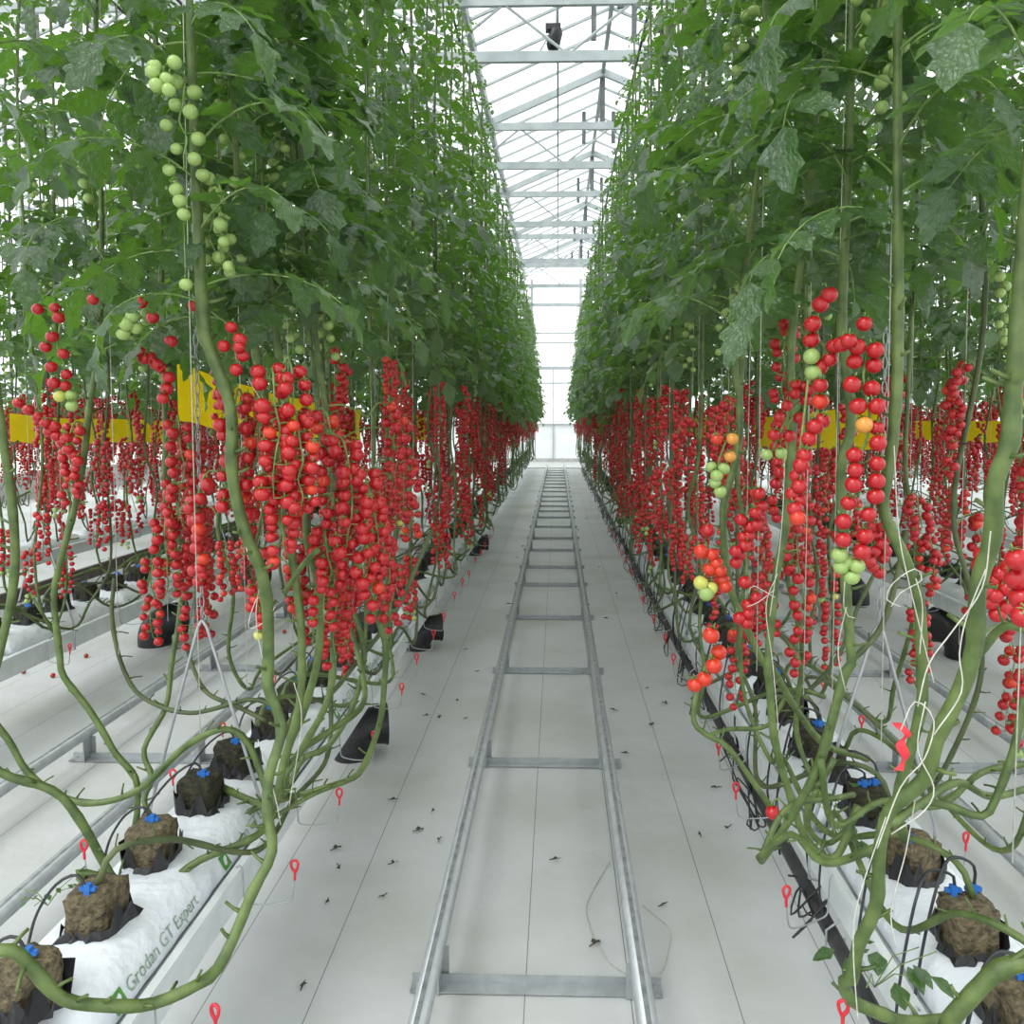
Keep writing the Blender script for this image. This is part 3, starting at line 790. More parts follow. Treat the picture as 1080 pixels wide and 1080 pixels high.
def stem_path(q, bx, by, x, y, s, zlow):
    """from the block (bx,by) out over the gutter edge, along it, then up; local to (x,y)"""
    d=1 if y>by else -1; off=s*(GW+.02+q.uniform(0,.10))
    xr=bx
    p=[(bx,by,.55),(bx+s*.03,by+d*.02,.62),(bx+s*.10,by+d*.12,.60+q.uniform(-.02,.03))]
    ln=abs(y-by); n=max(1,int(ln/.28))
    for k in range(1,n):
        t=k/n; p.append((xr+off+q.uniform(-.05,.05),by+(y-by)*t,.50+q.uniform(-.12,.10)))
    p.append((x-s*.02+q.uniform(-.03,.05),y-d*.12,zlow)); p.append((x+q.uniform(-.02,.02),y-d*.02,zlow+.16))
    z=zlow+.4
    while z<1.5: p.append((x+q.uniform(-.035,.035),y+q.uniform(-.04,.04),z)); z+=.22
    for z in (1.75,2.3,3.0,3.7,ZTOP): p.append((x+q.uniform(-.02,.02)*(z<4),y+q.uniform(-.03,.03)*(z<4),z))
    return [(a-x,b-y,c) for a,b,c in p]
def at_z(c,z):
    b=None
    for p in reversed(c):
        if b is None or abs(p.z-z)<abs(b.z-z)-1e-4: b=p
        if p.z<z: break
    return b
def hero_plant(name_label, pts, rads, seed, leaf0=1.72, nleaf=None, trusses=(), greens=2, group=None, older=False, redz=None, nred=0, sides=10):
    """a near vine: pts in world, first point = lowest / root end"""
    q=random.Random(seed); base=Vector((pts[-1].x,pts[-1].y,0))
    top=[Vector((base.x,base.y,3.0)),Vector((base.x,base.y,ZTOP))]
    W=list(pts)+top; R=[x*.9 for x in rads]; R[-1]*=.72; R+=[.0055,.004]
    t=thing('tomato_vine',base,name_label,'tomato plant',group or 'tomato vines')
    g=G(); c,r=stem_geo(g,[p-base for p in W],R,sides,q,True,.025)
    link('stem',g.mesh('stem',[M['stem']]),t)
    z=leaf0+.04; az=q.uniform(0,6)
    while z<ZTOP-.05:
        p=at_z(c,z); sc=q.uniform(.72,.98)*LS(z)*(.85 if base.y<1.2 else 1)
        link('leaf',q.choice(LEAF),t,p,(q.uniform(-.3,.3),q.uniform(-.3,.35),az),sc); az+=2.4+q.uniform(-.4,.4); z+=q.uniform(.034,.060)
    link('support_twine',TWM,t,(at_z(c,2.4).x,at_z(c,2.4).y,0),(0,0,q.uniform(0,6)))
    for k in range(nred):
        z=redz[0]+(redz[1]-redz[0])*(k+.5)/nred+q.uniform(-.05,.05); near_truss(t,at_z(c,z),q.uniform(0,6.28),q,'red' if q.random()<.85 else 'tip',q.uniform(.9,1.1))
    for k in range(greens):
        near_truss(t,at_z(c,q.uniform(1.75,2.5)),q.uniform(0,6.28),q,'green')
    return t,c

FOL=[foliage(random.Random(300+i),1.62+.03*(i%3),46).mesh('foliage',[M['leaf'],M['stalk']]) for i in range(9)]
taken=[]   # y spans where hand-laid vines already stand, per (row, side)
def px(lst, ys):
    n=len(lst); out=[]
    for i,(a,b) in enumerate(lst):
        if isinstance(ys,(list,tuple)):
            t=i/(n-1)*(len(ys)-1); k=min(len(ys)-2,int(t)); y=ys[k]+(ys[k+1]-ys[k])*(t-k)
        else: y=ys
        out.append(P(a,b,y))
    return out
# ---- hand-laid vines of the lettered-bag row
LG='tomato vines of the lettered-bag row'; RG='tomato vines of the black-pipe row'
v1=px([(-30,1010),(11,1002),(37,1024),(67,1054),(122,1061),(163,1058),(207,1039),(230,1021),(252,976),(267,939),(287,898),(282,857),(284,817),(296,778),(294,754),(283,725),(283,684),(282,641),(275,600),(258,560),(245,500),(243,430),(222,370),(213,320)],[1.16,1.20,1.30,1.46,1.56,1.58,1.52,1.5])
L1,c1=hero_plant('thickest pale-stemmed vine of the lettered-bag row, its stem looping over the front bag',v1+[Vector((-.62,1.5,2.3))],[.011]*15+[.0125]*9+[.010],1,1.66,group=LG,greens=3)
v=px([(143,872),(145,850),(143,821),(122,795),(111,776),(93,747),(67,713),(63,690),(57,633),(63,596),(80,530),(89,478),(93,440)],[1.98,1.98,2.0])
L2,c2=hero_plant('slim vine at the outer edge of the lettered-bag row, kinked low above the bags',v+[Vector((-1.08,2.0,1.9))],[.009]*13+[.009],2,1.62,group=LG,redz=(1.35,1.7),nred=1)
v=px([(217,820),(250,838),(282,850),(292,840),(299,805),(313,756),(318,720),(318,672),(315,636),(305,572),(288,534),(281,500),(276,428)],[2.2,1.75,1.75,1.75,1.75])
L3,c3=hero_plant('vine just behind the thickest stem of the lettered-bag row, red fruit at mid height',v+[Vector((-.64,1.75,2.1))],[.010]*14,3,1.65,group=LG,redz=(1.1,1.5),nred=2)
v=px([(264,790),(285,835),(300,838),(303,792),(315,764),(325,735),(335,696),(338,648),(334,609),(324,572),(322,529),(307,462),(300,420)],[2.45,1.9,1.85,1.85,1.85])
L4,c4=hero_plant('vine of the lettered-bag row bending outward below a dense red cluster',v+[Vector((-.63,1.87,2.1))],[.010]*14,4,1.68,group=LG,redz=(1.15,1.45),nred=1)
v=px([(240,870),(275,850),(306,841),(364,824),(383,809),(400,764),(405,725),(406,679),(392,636),(378,600),(358,536),(345,480),(335,430)],[2.1,2.1,2.1])
L5,c5=hero_plant('vine of the lettered-bag row whose stem swings low over the floor beside the gutter',v+[Vector((-.64,2.2,2.2))],[.009]*14,5,1.68,group=LG,redz=(1.1,1.5),nred=2)
v=px([(163,868),(152,845),(160,820),(152,790),(175,745),(181,700),(191,633),(189,574),(174,522),(174,448)],[2.0,2.1,2.3,2.3])
L6,c6=hero_plant('outer-side vine of the lettered-bag row hung with long red trusses beside a chain',v+[Vector((-1.1,2.35,2.1))],[.008]*11,6,1.65,group=LG,redz=(.95,1.3),nred=2)
v=px([(98,940),(82,920),(115,927),(158,935),(180,929),(211,907),(260,887),(283,868),(300,820),(318,790),(345,740),(352,690),(350,640),(345,560),(352,500)],[1.72,1.74,1.8,1.95,2.0,2.0])
L7,c7=hero_plant('vine of the lettered-bag row snaking along the bag top before climbing',v+[Vector((-.60,2.0,2.2))],[.0095]*16,7,1.7,group=LG,redz=(1.0,1.5),nred=2)
v=px([(-60,720),(0,769),(28,813),(60,838),(100,847),(148,832),(196,787),(237,769),(262,785),(275,830),(262,900)],[1.9,1.9,1.9,1.95])
g=G(); q=random.Random(77)
# branch runs that leave the picture or end low: kept as side stems of vines already standing
def side_stem(parent, pts, rad, seed, older=False):
    q=random.Random(seed); g=G(); O=parent.location; stem_geo(g,[p-O for p in pts],[rad]*len(pts),8,q,True,.025)
    link('side_stem',g.mesh('side_stem',[M['stem_old' if older else 'stem']]),parent)
side_stem(L2,v[:9]+px([(283,838)],1.9),.008,70)
side_stem(L5,px([(288,862),(330,838),(364,824)],[1.9,2.05]),.006,71)
side_stem(L5,px([(318,790),(352,768),(383,742),(380,700),(362,640)],[2.0,2.3]),.008,72)
side_stem(L4,px([(300,838),(320,800),(345,788),(372,745),(384,690),(372,640)],[2.1,2.3]),.008,73)
side_stem(L1,px([(292,790),(318,742),(345,735),(375,700),(420,640),(455,560)],[1.9,2.8]),.007,74,True)
side_stem(L3,px([(300,625),(320,595),(335,580)],[1.7,1.65]),.006,75)
side_stem(L6,px([(121,610),(118,650),(128,700),(150,735),(200,752),(262,738),(290,745)],[2.2,2.1]),.006,76,True)
side_stem(L7,px([(196,680),(206,710),(220,732),(250,745),(280,760)],[2.3,2.1]),.006,77,True)
# dense clusters on the hand-laid vines
def clump(parent, c, lst, seed):
    q=random.Random(seed); O=parent.location
    for (a,b,y,sc,mode) in lst:
        p=P(a,b,y); near=min(c,key=lambda s:(s-(p-O)).length)
        az=math.atan2((p-O-near).y,(p-O-near).x)
        t=near_truss(parent,p-O,az,q,mode,sc)
        if (near-(p-O)).length<.5:
            g=G(); cc,_=cat([near,(near+p-O)/2+Vector((0,0,.02)),p-O],.02); tube(g,cc,.0025,5); link('truss_stalk',g.mesh('truss_stalk',[M['stalk']]),t).matrix_parent_inverse=Matrix.Identity(4)
            k=t.children[-1] if t.children else None
            for ch in t.children:
                if ch.name.startswith('truss_stalk'): ch.matrix_local=t.matrix_basis.inverted() 
clump(L3,c3,[(258,432,1.62,1.1,'red'),(285,412,1.58,1.15,'red'),(303,452,1.6,1.05,'red'),(275,462,1.66,1.1,'red'),(292,490,1.6,1.0,'red'),(240,515,1.72,1.1,'red'),(300,400,1.6,1.1,'red')],31)
clump(L4,c4,[(330,450,1.8,1.15,'red'),(345,480,1.78,1.2,'red'),(360,510,1.8,1.25,'red'),(340,500,1.85,1.2,'red'),(372,530,1.8,1.1,'red'),(335,570,1.8,1.1,'red')],32)
clump(L5,c5,[(345,575,2.0,1.1,'red'),(375,560,2.1,1.1,'red'),(360,590,2.0,1.1,'red'),(395,590,2.15,1.0,'red'),(388,440,2.2,1.1,'red'),(410,450,2.3,1.1,'red'),(420,500,2.4,1.1,'red')],33)
clump(L6,c6,[(186,455,2.1,1.15,'red'),(196,480,2.15,1.1,'red'),(182,520,2.15,1.1,'red'),(200,540,2.2,1.1,'red'),(176,560,2.1,1.1,'red'),(198,590,2.2,1.0,'red'),(172,600,2.2,1.0,'red')],34)
px_truss(L2,[(58,325),(62,335),(98,316),(40,326),(55,355),(48,366),(67,373),(54,387),(70,395),(57,404),(69,407,'red'),(63,418,'yellowish'),(75,417,'unripe'),(76,428,'unripe')],1.72,rad=.0125,seed=41)
px_truss(L2,[(20,425),(30,432),(40,440),(48,446),(52,455),(60,460),(66,466),(72,474),(78,480),(82,486),(70,462),(58,450)],1.75,rad=.013,seed=42)
px_truss(L1,[(161,335),(149,319),(180,360),(148,372),(160,378),(170,388),(178,398),(176,410),(172,420),(152,378),(165,384)],1.6,rad=.0125,seed=43)
px_truss(L1,[(139,334,'unripe'),(130,352,'unripe'),(143,346,'unripe'),(122,338,'unripe'),(133,342,'unripe')],1.5,rad=.0125,seed=44)
px_truss(L1,[(163,70,'unripe'),(184,66,'unripe'),(161,76,'unripe'),(176,84,'unripe'),(165,90,'unripe'),(178,95,'unripe')],1.35,rad=.0115,seed=45)
px_truss(L1,[(205,322),(253,358),(244,345),(256,375),(252,366),(236,365),(249,390)],1.5,rad=.0125,seed=46)
px_truss(L1,[(196,300,'unripe'),(186,200,'unripe'),(190,212,'unripe'),(194,226,'unripe')],1.45,rad=.012,seed=47)
# ---- hand-laid vines of the black-pipe row
v=px([(1010,1075),(960,1078),(932,1070),(898,1055),(890,1035),(898,1032),(906,995),(924,954),(928,895),(939,854),(976,821),(987,780),(1013,728),(1028,680),(1032,615),(1047,567),(1050,507),(1065,467),(1069,407),(1076,330)],[1.3,1.25,1.22,1.2,1.15,1.1,1.06,1.05])
R1,d1=hero_plant('thickest vine stem of the black-pipe row, tied with a red ribbon',v+[Vector((.68,1.08,2.3))],[.011]*10+[.0125]*11,11,1.78,group=RG)
v=px([(955,885),(946,860),(946,845),(957,802),(972,745),(972,700),(969,633),(954,589),(932,537),(939,485),(943,448),(947,348)],[1.46,1.4,1.36,1.36])
R2,d2=hero_plant('vine of the black-pipe row with a bow of white twine at knee height',v+[Vector((.62,1.4,2.2))],[.0105]*12+[.010],12,1.74,group=RG)
v=px([(900,838),(880,842),(830,852),(803,905),(810,898),(839,854),(865,802),(891,710),(898,700),(893,633),(887,500),(898,448),(891,374),(888,330)],[1.74,1.6,1.5,1.5,1.5])
R3,d3=hero_plant('vine of the black-pipe row bearing the long arched double truss of red tomatoes',v+[Vector((.58,1.5,2.1))],[.007]*4+[.0085]*2+[.010]*9,13,1.72,group=RG)
v=px([(905,850),(880,905),(850,884),(832,835),(817,780),(811,717),(810,700),(817,618),(828,559),(832,507),(838,430),(835,360)],[1.75,1.75])
R4,d4=hero_plant('straight green vine of the black-pipe row beside the arched truss',v+[Vector((.60,1.75,2.2))],[.0095]*13,14,1.7,group=RG,redz=(1.3,1.6),nred=1)
v=px([(915,800),(870,785),(839,747),(813,702),(806,700),(791,670),(769,615),(763,537),(778,478),(780,420),(776,360)],[2.1,1.95,1.9,1.9])
R5,d5=hero_plant('vine of the black-pipe row bent sideways above hanging orange-red fruit',v+[Vector((.52,1.9,2.2))],[.0095]*12,15,1.68,group=RG)
v=px([(1000,1085),(1002,1076),(1035,1039),(1055,1022),(1090,1012)],[1.25,1.22])
side_stem(R1,v,.0135,81)
side_stem(R1,px([(1090,735),(1080,739),(1069,791),(1050,843),(1035,861),(1000,850),(976,845)],[1.5,1.5]),.0075,82)
side_stem(R1,px([(928,893),(870,910),(835,880),(800,905)],[1.25,1.5]),.0065,83)
side_stem(R2,px([(940,870),(975,845),(1010,825),(1045,840),(1090,830)],[1.4,1.6]),.007,84)
side_stem(R2,px([(1032,690),(1060,660),(1090,668)],[1.15,1.1]),.006,85)
side_stem(R5,px([(812,850),(769,790),(747,776),(732,761),(735,728),(745,700)],[1.9,2.1]),.007,86)
side_stem(R5,px([(870,735),(835,728),(810,765),(769,769),(747,776)],[2.2,2.1]),.006,87)
side_stem(R4,px([(880,800),(850,860),(870,890),(900,870)],[1.8,1.8]),.007,88)
side_stem(R3,px([(896,700),(930,660),(948,600),(955,560)],[1.9,2.0]),.007,89,True)
side_stem(R4,px([(815,735),(850,730),(885,690),(905,640),(925,600)],[2.3,2.4]),.006,90,True)
side_stem(R2,px([(865,800),(880,870),(930,845),(990,850),(1035,815),(1085,805)],[1.5,1.7]),.0065,91)
def c6p(l): return [((a/2.7+680),(b/2.7+300))+tuple(e) for a,b,*e in l]
px_truss(R3,c6p([(525,30),(500,57),(478,112),(474,158),(540,175),(527,213),(500,235),(500,287),(500,333,'orange_red'),(505,388),(485,405),(468,440),(455,487),(445,515),(434,545),(440,575),(422,597),(440,615),(436,665,'orange_red'),(428,640),(475,205,'unripe'),(480,250,'unripe')]),1.38,rad=.0138,seed=51)
px_truss(R3,c6p([(560,170),(580,160),(605,178),(625,112),(597,220),(657,187),(653,230),(590,285),(646,297),(607,347),(661,347),(625,400,'turning'),(660,408),(664,452),(597,486),(662,510),(600,530),(660,560),(595,570),(657,603),(580,622),(637,655),(566,675),(627,717),(565,728),(618,762)]),1.34,rad=.0138,seed=52)
px_truss(R3,c6p([(555,770,'unripe'),(560,803,'unripe'),(605,802,'unripe'),(590,833,'unripe'),(575,790,'unripe')]),1.36,rad=.0135,seed=53)
px_truss(R4,c6p([(430,285),(405,345),(428,312),(383,378),(440,380),(368,428),(412,432),(460,330),(470,300),(455,290),(348,485,'unripe'),(388,480,'unripe')]),1.6,rad=.012,seed=54)
px_truss(R5,[(750,670,'orange_red'),(758,688,'orange_red'),(753,702,'orange_red'),(743,716,'orange_red'),(733,722,'orange_red')],1.8,rad=.019,seed=55)
px_truss(R5,c6p([(180,700),(192,770,'orange_red'),(160,760,'orange_red'),(205,795,'orange_red'),(185,810,'orange_red'),(222,840,'orange_red'),(215,815,'orange_red'),(160,850,'yellowish'),(188,865,'yellowish'),(175,880,'unripe'),(230,860,'orange_red')]),1.78,rad=.0165,seed=56)
px_truss(R5,c6p([(325,595),(332,632),(315,650),(318,685),(295,715),(284,745),(270,770),(260,792),(280,720),(258,760),(300,690),(275,670),(285,848),(318,892),(295,912),(295,938),(270,950),(290,965)]),1.75,rad=.0145,seed=57)
px_truss(R5,c6p([(205,440,'orange_red'),(250,440,'turning'),(243,490,'turning'),(190,520,'unripe'),(205,545,'unripe'),(225,525,'unripe'),(200,565,'unripe'),(215,590,'unripe')]),1.75,rad=.0135,seed=58)
px_truss(R1,[(1073,590),(1073,610),(1078,631),(1079,650)],1.0,rad=.0155,seed=59)
px_truss(R1,[(1035,585),(1055,605),(1064,598),(1048,612),(1050,628),(1062,620),(1045,635),(1060,640),(1052,648),(1040,622),(1034,597)],1.3,rad=.0135,seed=60)
px_truss(R3,[(815,857)],1.75,rad=.0165,seed=61,joint=P(822,842,1.75))
px_truss(R2,c6p([(650,690),(680,690),(660,715),(675,740),(655,760),(678,780),(650,805),(668,820),(640,790),(690,720),(685,760)]),1.6,rad=.0125,seed=62)
# red ribbon and twine tied to the thick stem
g=G(); a=[P(945,762,1.15),P(951,768,1.15),P(957,775,1.15),P(950,785,1.15),P(955,800,1.15),P(947,812,1.15)]
c_,_=cat(a,.008); v=[]
for i,p in enumerate(c_): w=.006+.002*math.sin(i); v+=[(p.x-w,p.y,p.z),(p.x+w,p.y+.004*math.sin(i*1.3),p.z)]
v=[tuple(Vector(p)-R1.location) for p in v]
g.add(v,[(2*i,2*i+1,2*i+3,2*i+2) for i in range(len(c_)-1)])
link('red_ribbon',g.mesh('ribbon',[M['redcap']]),R1)
def twines(parent, runs, seed):
    g=G(); 
    for pts in runs:
        c,_=cat([p-parent.location for p in pts],.015); tube(g,c,.0010,5)
    link('white_twine',g.mesh('white_twine',[M['twine']]),parent)
twines(R1,[px([(1045,560),(1036,620),(1005,665),(980,700),(968,745)],1.04),px([(1040,600),(1020,650),(1012,690),(1014,730),(985,775)],1.05),px([(976,740),(968,790),(985,830),(975,855),(940,880)],1.12),
    px([(925,895),(950,830),(975,800),(985,760),(965,740),(950,770)],1.1),px([(935,860),(905,950),(900,1000),(905,1080)],1.18),px([(965,845),(955,900),(940,960),(945,1000)],1.2)],1)
twines(R2,[px([(943,470),(948,560),(960,620),(985,720)],1.33),px([(950,640),(935,632),(942,615),(965,600),(972,612),(950,625),(940,640)],1.33),px([(966,610),(973,640),(970,690)],1.33)],2)
twines(R4,[px([(817,630),(795,618),(790,625)],1.72),px([(817,622),(800,635),(788,640)],1.72),px([(820,605),(808,640),(815,700),(822,780)],1.72),px([(828,480),(824,560),(812,650)],1.72)],3)
twines(R3,[px([(893,640),(888,660),(884,690),(892,730)],1.48),px([(896,560),(890,640),(902,652)],1.48)],4)
twines(L1,[px([(240,395),(246,470),(254,540),(262,590)],1.53),px([(283,645),(272,630),(262,662),(280,655),(290,640)],1.57),px([(277,600),(270,650),(278,700),(286,740)],1.57),px([(272,780),(290,840),(296,870)],1.57)],5)
twines(L3,[px([(262,400),(284,440),(287,470)],1.7),px([(310,720),(318,760),(305,850)],1.72)],6)
twines(L4,[px([(300,440),(312,480),(322,530)],1.8)],7)
twines(L6,[px([(190,575),(180,580),(172,588),(188,572)],2.22),px([(194,640),(170,618),(185,600)],2.2)],8)

# ---- remaining near vines (rows beside the path)
def lowvine(r, s, x, y, by, q, lab, grp, near):
    zlow=q.uniform(.42,.58); bx=row_x(r)
    pts=stem_path(q,bx,by,x,y,s,zlow)
    t=thing('tomato_vine',(x,y,0),lab,'tomato plant',grp)
    g=G(); rads=[.0068 if near else .0070 if y<6 else .009]*len(pts)
    c,rr=stem_geo(g,pts,rads,8 if near else 5,q,near or y<6,.03 if near else .07)
    link('stem',g.mesh('stem',[M['stem' if q.random()<.6 else 'stem_old']]),t)
    return t,c
def vine(r, s, x, y, q, lab, grp):
    near = (abs(r)==1 and y<3.3)
    dy = q.uniform(.3,1.0)*(-1 if s*r<0 else 1); by=max(1.2 if abs(r)==1 else 3.6,y+dy)
    if abs(by-y)<.15: by=y+.3
    t,c=lowvine(r,s,x,y,by,q,lab,grp,near)
    if near:
        z=1.86; az=q.uniform(0,6)
        while z<ZTOP-.05:
            link('leaf',q.choice(LEAF),t,at_z(c,z),(q.uniform(-.3,.3),q.uniform(-.3,.35),az),q.uniform(.75,.98)*LS(z)); az+=2.4+q.uniform(-.4,.4); z+=q.uniform(.038,.062)
    else:
        link('foliage',FOL[q.randrange(9)],t,(-s*.0,0,(.16 if y<5 else .06 if y<8 else -.06)+q.uniform(-.05,.05)),(0,0,q.uniform(0,6.28)))
    if y<9: link('support_twine',TWM,t,(at_z(c,2.4).x,at_z(c,2.4).y,0),(0,0,q.uniform(0,6)))
    far = y>10
    zs = [q.uniform(1.38,1.62),q.uniform(1.28,1.6),q.uniform(1.25,1.5)] if far else [q.uniform(1.5,1.72),q.uniform(1.3,1.6),q.uniform(1.1,1.4),q.uniform(.9,1.3),q.uniform(.8,1.1)]
    for z in zs:
        az=q.uniform(0,6.28)
        if near: near_truss(t,at_z(c,z),az,q,'red' if q.random()<.88 else 'tip',q.uniform(.9,1.1))
        else: link('fruit_truss',LTm[q.randrange(8)],t,at_z(c,z),(0,0,az),q.uniform(.9,1.15))
    for k in range(2):
        z=q.uniform(1.8,2.9)
        if near: near_truss(t,at_z(c,z),q.uniform(0,6.28),q,'green')
        else: link('fruit_truss',LTGm[k],t,at_z(c,z),(0,0,q.uniform(0,6.28)))['label']='truss of unripe green tomatoes'
VQ=random.Random(99); nv=0
def lay(r, s, y0, y1, step):
    """s = side of the row's centre line towards +x"""
    global nv
    y=y0; k=0; cnt={}
    side='path-side' if s*r<0 else 'outer-side'
    while y<y1:
        q=random.Random(VQ.random()); nb=near_bar(y); cnt[nb]=cnt.get(nb,0)+1
        x=row_x(r)+s*.24+q.uniform(-.05,.05)
        if abs(r)==1 and y<8.7: lab='%s vine of the %s, %s of those by the %s track crossbar'%(side,ROWN[r],ORD[cnt[nb]],nb)
        else: lab='%s vine in the %s, by the %s track crossbar'%(side,ROWN[r],nb)
        vine(r,s,x,y,q,lab,GROUPV%ROWN[r]); nv+=1
        y+=step*q.uniform(.82,1.18)
lay(-1, 1,2.45,24.3,.345); lay(1,-1,2.15,24.3,.345)
lay(-1,-1,2.75,12,.42);   lay(1,1,1.75,12,.42)
lay(-2, 1,3.7,11.2,.34);  lay(2,-1,3.7,11.2,.34)
lay(-2,-1,4.1,9.2,.40);  lay(2, 1,4.1,9.2,.40)
# extra vines whose foliage hangs over the top corners, standing beside the camera
for (r,s,y) in ((-1,1,.76),(-1,-1,1.25),(-1,-1,1.65),(1,1,1.05),(1,1,1.4),(1,-1,.75)):
    q=random.Random(int(y*1000)+r); x=row_x(r)+s*.24
    b=Vector((x,y,0))
    t=thing('tomato_vine',b,'tomato vine standing close beside the camera, %s of the %s%s'%('path side' if s*r<0 else 'outer side',ROWN[r],', farther one' if y in(1.65,1.4) else ''),'tomato plant',GROUPV%ROWN[r])
    g=G(); c,_r=stem_geo(g,[Vector((-s*.2,.05,.475)),Vector((-s*.1,.03,.68)),Vector((.05*s,.0,.8)),Vector((.02,.02,1.2)),Vector((0,0,1.7)),Vector((.02,0,2.4)),Vector((0,0,ZTOP))],[.009]*7,8,q,True,.03)
    link('stem',g.mesh('stem',[M['stem']]),t)
    z=2.35 if y<1.2 else 2.0; az=q.uniform(0,6)
    while z<ZTOP:
        link('leaf',q.choice(LEAF),t,at_z(c,z),(q.uniform(-.3,.3),q.uniform(-.3,.35),az),q.uniform(.7,.9)*LS(z)); az+=2.4; z+=q.uniform(.05,.09)
print('vines', nv)
# ---- the rest as one mass
big=G(); SQ=random.Random(4)
LST=[G() for _ in range(4)]
for i,gg in enumerate(LST):
    q=random.Random(900+i); f_=foliage(q,1.6,20); gg.merge(f_)
    g2=G(); stem_geo(g2,stem_path(q,-.24,.5,0,0,1,.5),[.007]*len(stem_path(random.Random(1),-.24,.5,0,0,1,.5)) if False else None or [.007]*30,4,q,False,.12) if False else None
    p=stem_path(q,-.24,.5,0,0,1,.5); g2=G(); stem_geo(g2,p,[.007]*len(p),4,q,False,.10)
    gg.merge(g2,None,1)
    for z in (1.66,1.6,1.5,1.45,1.38,1.25,1.15,1.0):
        gg.merge(LT[q.randrange(8)],Matrix.Translation((0,0,z))@Matrix.Rotation(q.uniform(0,6.28),4,'Z'),2-0)
for (r,s,y0,y1,st) in ((-1,-1,12,24.3,.5),(1,1,12,24.3,.5),(-2,1,11.5,18,.6),(2,-1,11.5,18,.6),(-2,-1,9.2,16,.6),(2,1,9.2,16,.6),(-3,1,5.8,15,.34),(3,-1,5.8,15,.34),(-3,-1,6.4,14,.45),(3,1,6.4,14,.45),(-4,1,8.0,18,.36),(4,-1,8.0,18,.36),(-4,-1,8.4,16,.45),(4,1,8.4,16,.45),(-5,1,10.5,21,.4),(5,-1,10.5,21,.4)):
    y=y0
    while y<y1:
        big.merge(LST[SQ.randrange(4)],Matrix.Translation((row_x(r)+s*.24,y,SQ.uniform(-.05,.05)))@Matrix.Rotation(0 if s>0 else PI,4,'Z')); y+=st*SQ.uniform(.85,1.15)
# slots: foliage 0 leaf,1 stalk ; stem +1 ; truss +2 -> stalk 2, red 3, unripe 4, turning 5
o=tag(link('tomato_vines_mass',big.mesh('vine_mass',[M['leaf'],M['stem_old'],M['stalk'],M['red'],M['unripe'],M['turning']])),'distant tomato vines of the outer rows and inner depths, leaves and red fruit','tomato plants',kind='stuff')

# ------------------------------------------------------------------ small things on the floor
def scrap(seed,sz):
    q=random.Random(seed); g=G(); n=9; v=[(0,0,.006)]
    for k in range(n): a=2*PI*k/n; r=sz*q.uniform(.25,1)*(1 if k%2 else .55); v.append((math.cos(a)*r*1.3,math.sin(a)*r*.6,.004+q.uniform(0,.008)))
    g.add(v,[(0,1+k,1+(k+1)%n) for k in range(n)]); tube(g,[(0,0,.005),(sz*1.1,sz*.3,.006)],.0015,4)
    return g.mesh('scrap',[M['debris']],False)
SC=[scrap(s,.016+.003*(s%3)) for s in range(5)]
cr=lambda a,b:(400+a/2.84,700+b/2.84)
fl=[cr(*p) for p in ((292,40),(130,113),(180,184),(255,188),(145,178),(233,132),(45,445),(122,540),(160,480),(45,647),(10,757),(530,627),(648,893),(800,88),(860,132),(815,200),(740,290),(700,155),(850,768),(180,570))]
fl+=[(702,747),(687,770),(754,839),(738,891),(768,883),(620,640),(640,655),(632,600),(545,590),(560,566),(650,628),(610,560),(618,548),(490,690),(640,580),(552,578),(536,640),(356,912),(345,974),(358,934),(320,1070)]
for k,(a,b) in enumerate(fl):
    y=1.5*F/(b-443); p=P(a,b,y); side='near the rail track' if abs(p.x)<.45 else 'beside the %s'%ROWN[-1 if p.x<0 else 1]
    sc=1+.05*y
    tag(link('fallen_leaf_scrap',SC[k%5],None,(p.x,p.y,.002),(0,0,rnd.uniform(0,6.28)),sc),'dark leaf scrap %s, by the %s track crossbar'%(side,near_bar(p.y)),'leaf scrap','fallen leaf scraps on the floor')
for k,(a,b) in enumerate(((91,698),(25,716),(300,670),(56,480+240))):
    y=1.48*F/(b-443); p=P(a,b,y)
    tag(link('fallen_tomato',TOM['red'][0],None,(p.x,p.y,.0145),(1.2,k,0),.014),'fallen dark red tomato on the floor behind the lettered bags, %s of a few'%ORD[k+1],'tomato','fallen tomatoes')
for lst,lab in (([(690,630),(650,700),(620,770),(628,830),(645,880),(690,950),(765,1000)],'thin white twine lying loose between the rails'),([(790,765),(830,800),(870,840),(866,900),(850,970),(835,985)],'short curl of white twine beside the rail post')):
    pts=[]
    for a,b in lst:
        a,b=cr(a,b); y=1.497*F/(b-443); p=P(a,b,y); pts.append((p.x,p.y,.004))
    c,_=cat(pts,.02); g=G(); tube(g,c,.0017,5); tag(link('loose_twine',g.mesh('twine',[M['twine']])),lab,'twine')
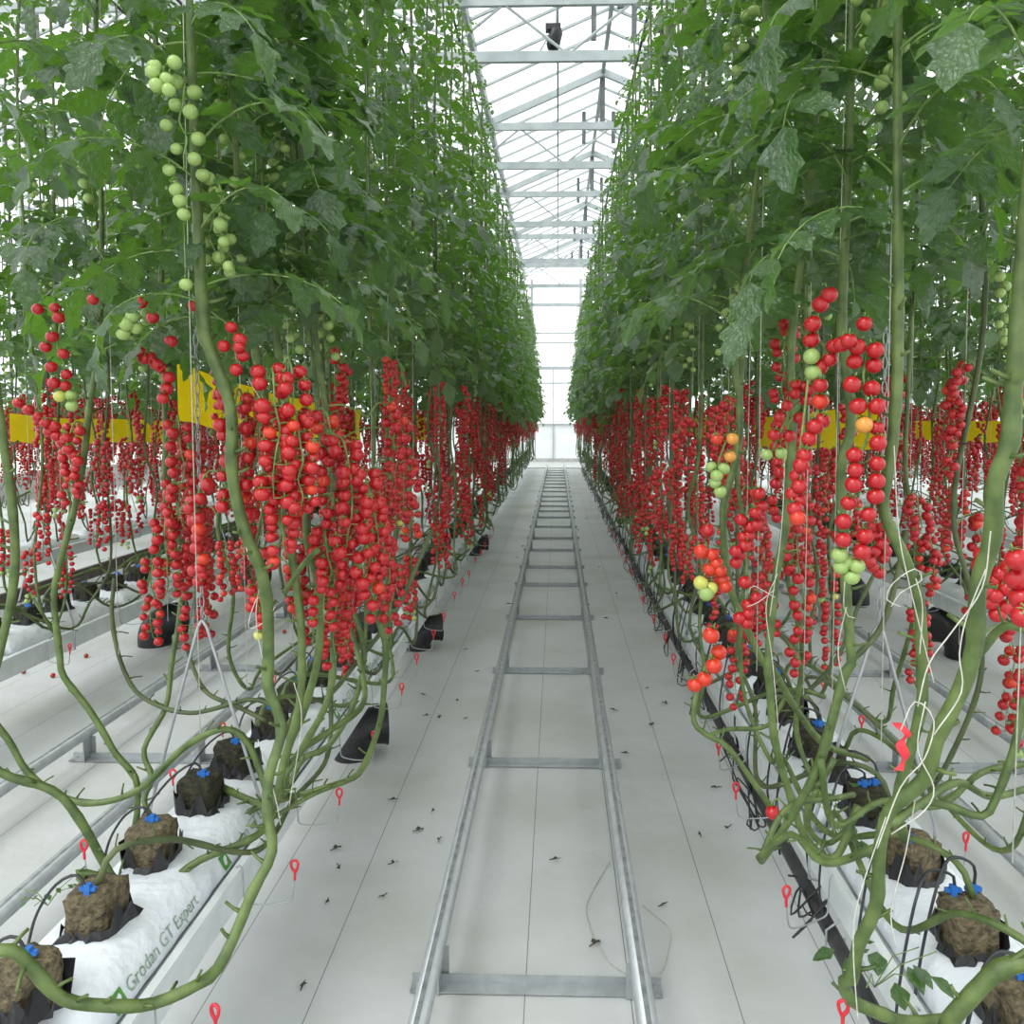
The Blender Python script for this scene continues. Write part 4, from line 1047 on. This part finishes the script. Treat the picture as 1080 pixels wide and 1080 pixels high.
# weeds
def weed(loc,seed,lab,big_=False):
    q=random.Random(seed); t=thing('weed_seedling',loc,lab,'weed')
    g=G(); h=.05 if not big_ else .10
    for k in range(5):
        a=q.uniform(0,6.28); tube(g,[(0,0,0),(math.cos(a)*h*.4,math.sin(a)*h*.4,h*.5),(math.cos(a)*h,math.sin(a)*h,h*q.uniform(.5,.9))],.001,4)
    link('stalk',g.mesh('stalk',[M['stalk']]),t)
    g=G()
    for k in range(12 if not big_ else 9):
        a=q.uniform(0,6.28); r=q.uniform(.3,1)*h; L=.014 if not big_ else .045
        m=Matrix.Translation((math.cos(a)*r,math.sin(a)*r,h*q.uniform(.4,1)))@Matrix.Rotation(a,4,'Z')@Matrix.Rotation(.3,4,'Y'); leaflet(g,m,L,L*.7,q,4,1)
    link('foliage',g.mesh('foliage',[M['leaf']]),t)
p=P(52,998,1.62); weed((p.x,p.y,.475),1,'tiny pale weed growing from the lettered bag')
p=P(925,925,1.42); weed((p.x,p.y,.475),2,'small green seedling by a rooting block in the black-pipe row',True)
p=P(890,790,1.9); weed((p.x,p.y,.50),3,'fresh green sideshoot leaves standing above the black-pipe row bags',True)

# ------------------------------------------------------------------ light
wd=bpy.data.worlds.new('world'); bpy.context.scene.world=wd; wd.use_nodes=True
nt=wd.node_tree; bg=nt.nodes['Background']
tc=node(nt,'ShaderNodeTexCoord'); sp=node(nt,'ShaderNodeSeparateXYZ'); nt.links.new(tc.outputs['Generated'],sp.inputs[0])
rp=node(nt,'ShaderNodeValToRGB'); nt.links.new(sp.outputs['Z'],rp.inputs[0])
rp.color_ramp.elements[0].position=0; rp.color_ramp.elements[0].color=(.80,.84,.88,1)
rp.color_ramp.elements[1].position=.5; rp.color_ramp.elements[1].color=(.96,1,1,1)
nt.links.new(rp.outputs[0],bg.inputs[0]); bg.inputs[1].default_value=1.35
sd=bpy.data.lights.new('sun','SUN'); sd.energy=1.1; sd.angle=math.radians(25); so=bpy.data.objects.new('sun',sd); C.objects.link(so); so.rotation_euler=(math.radians(25),math.radians(-30),0)
vs=bpy.context.scene.view_settings; vs.view_transform='Standard'; vs.look='None'; vs.gamma=1; vs.use_curve_mapping=False; vs.exposure=.83
cy=bpy.context.scene.cycles; cy.transparent_max_bounces=16; cy.max_bounces=8; cy.diffuse_bounces=5
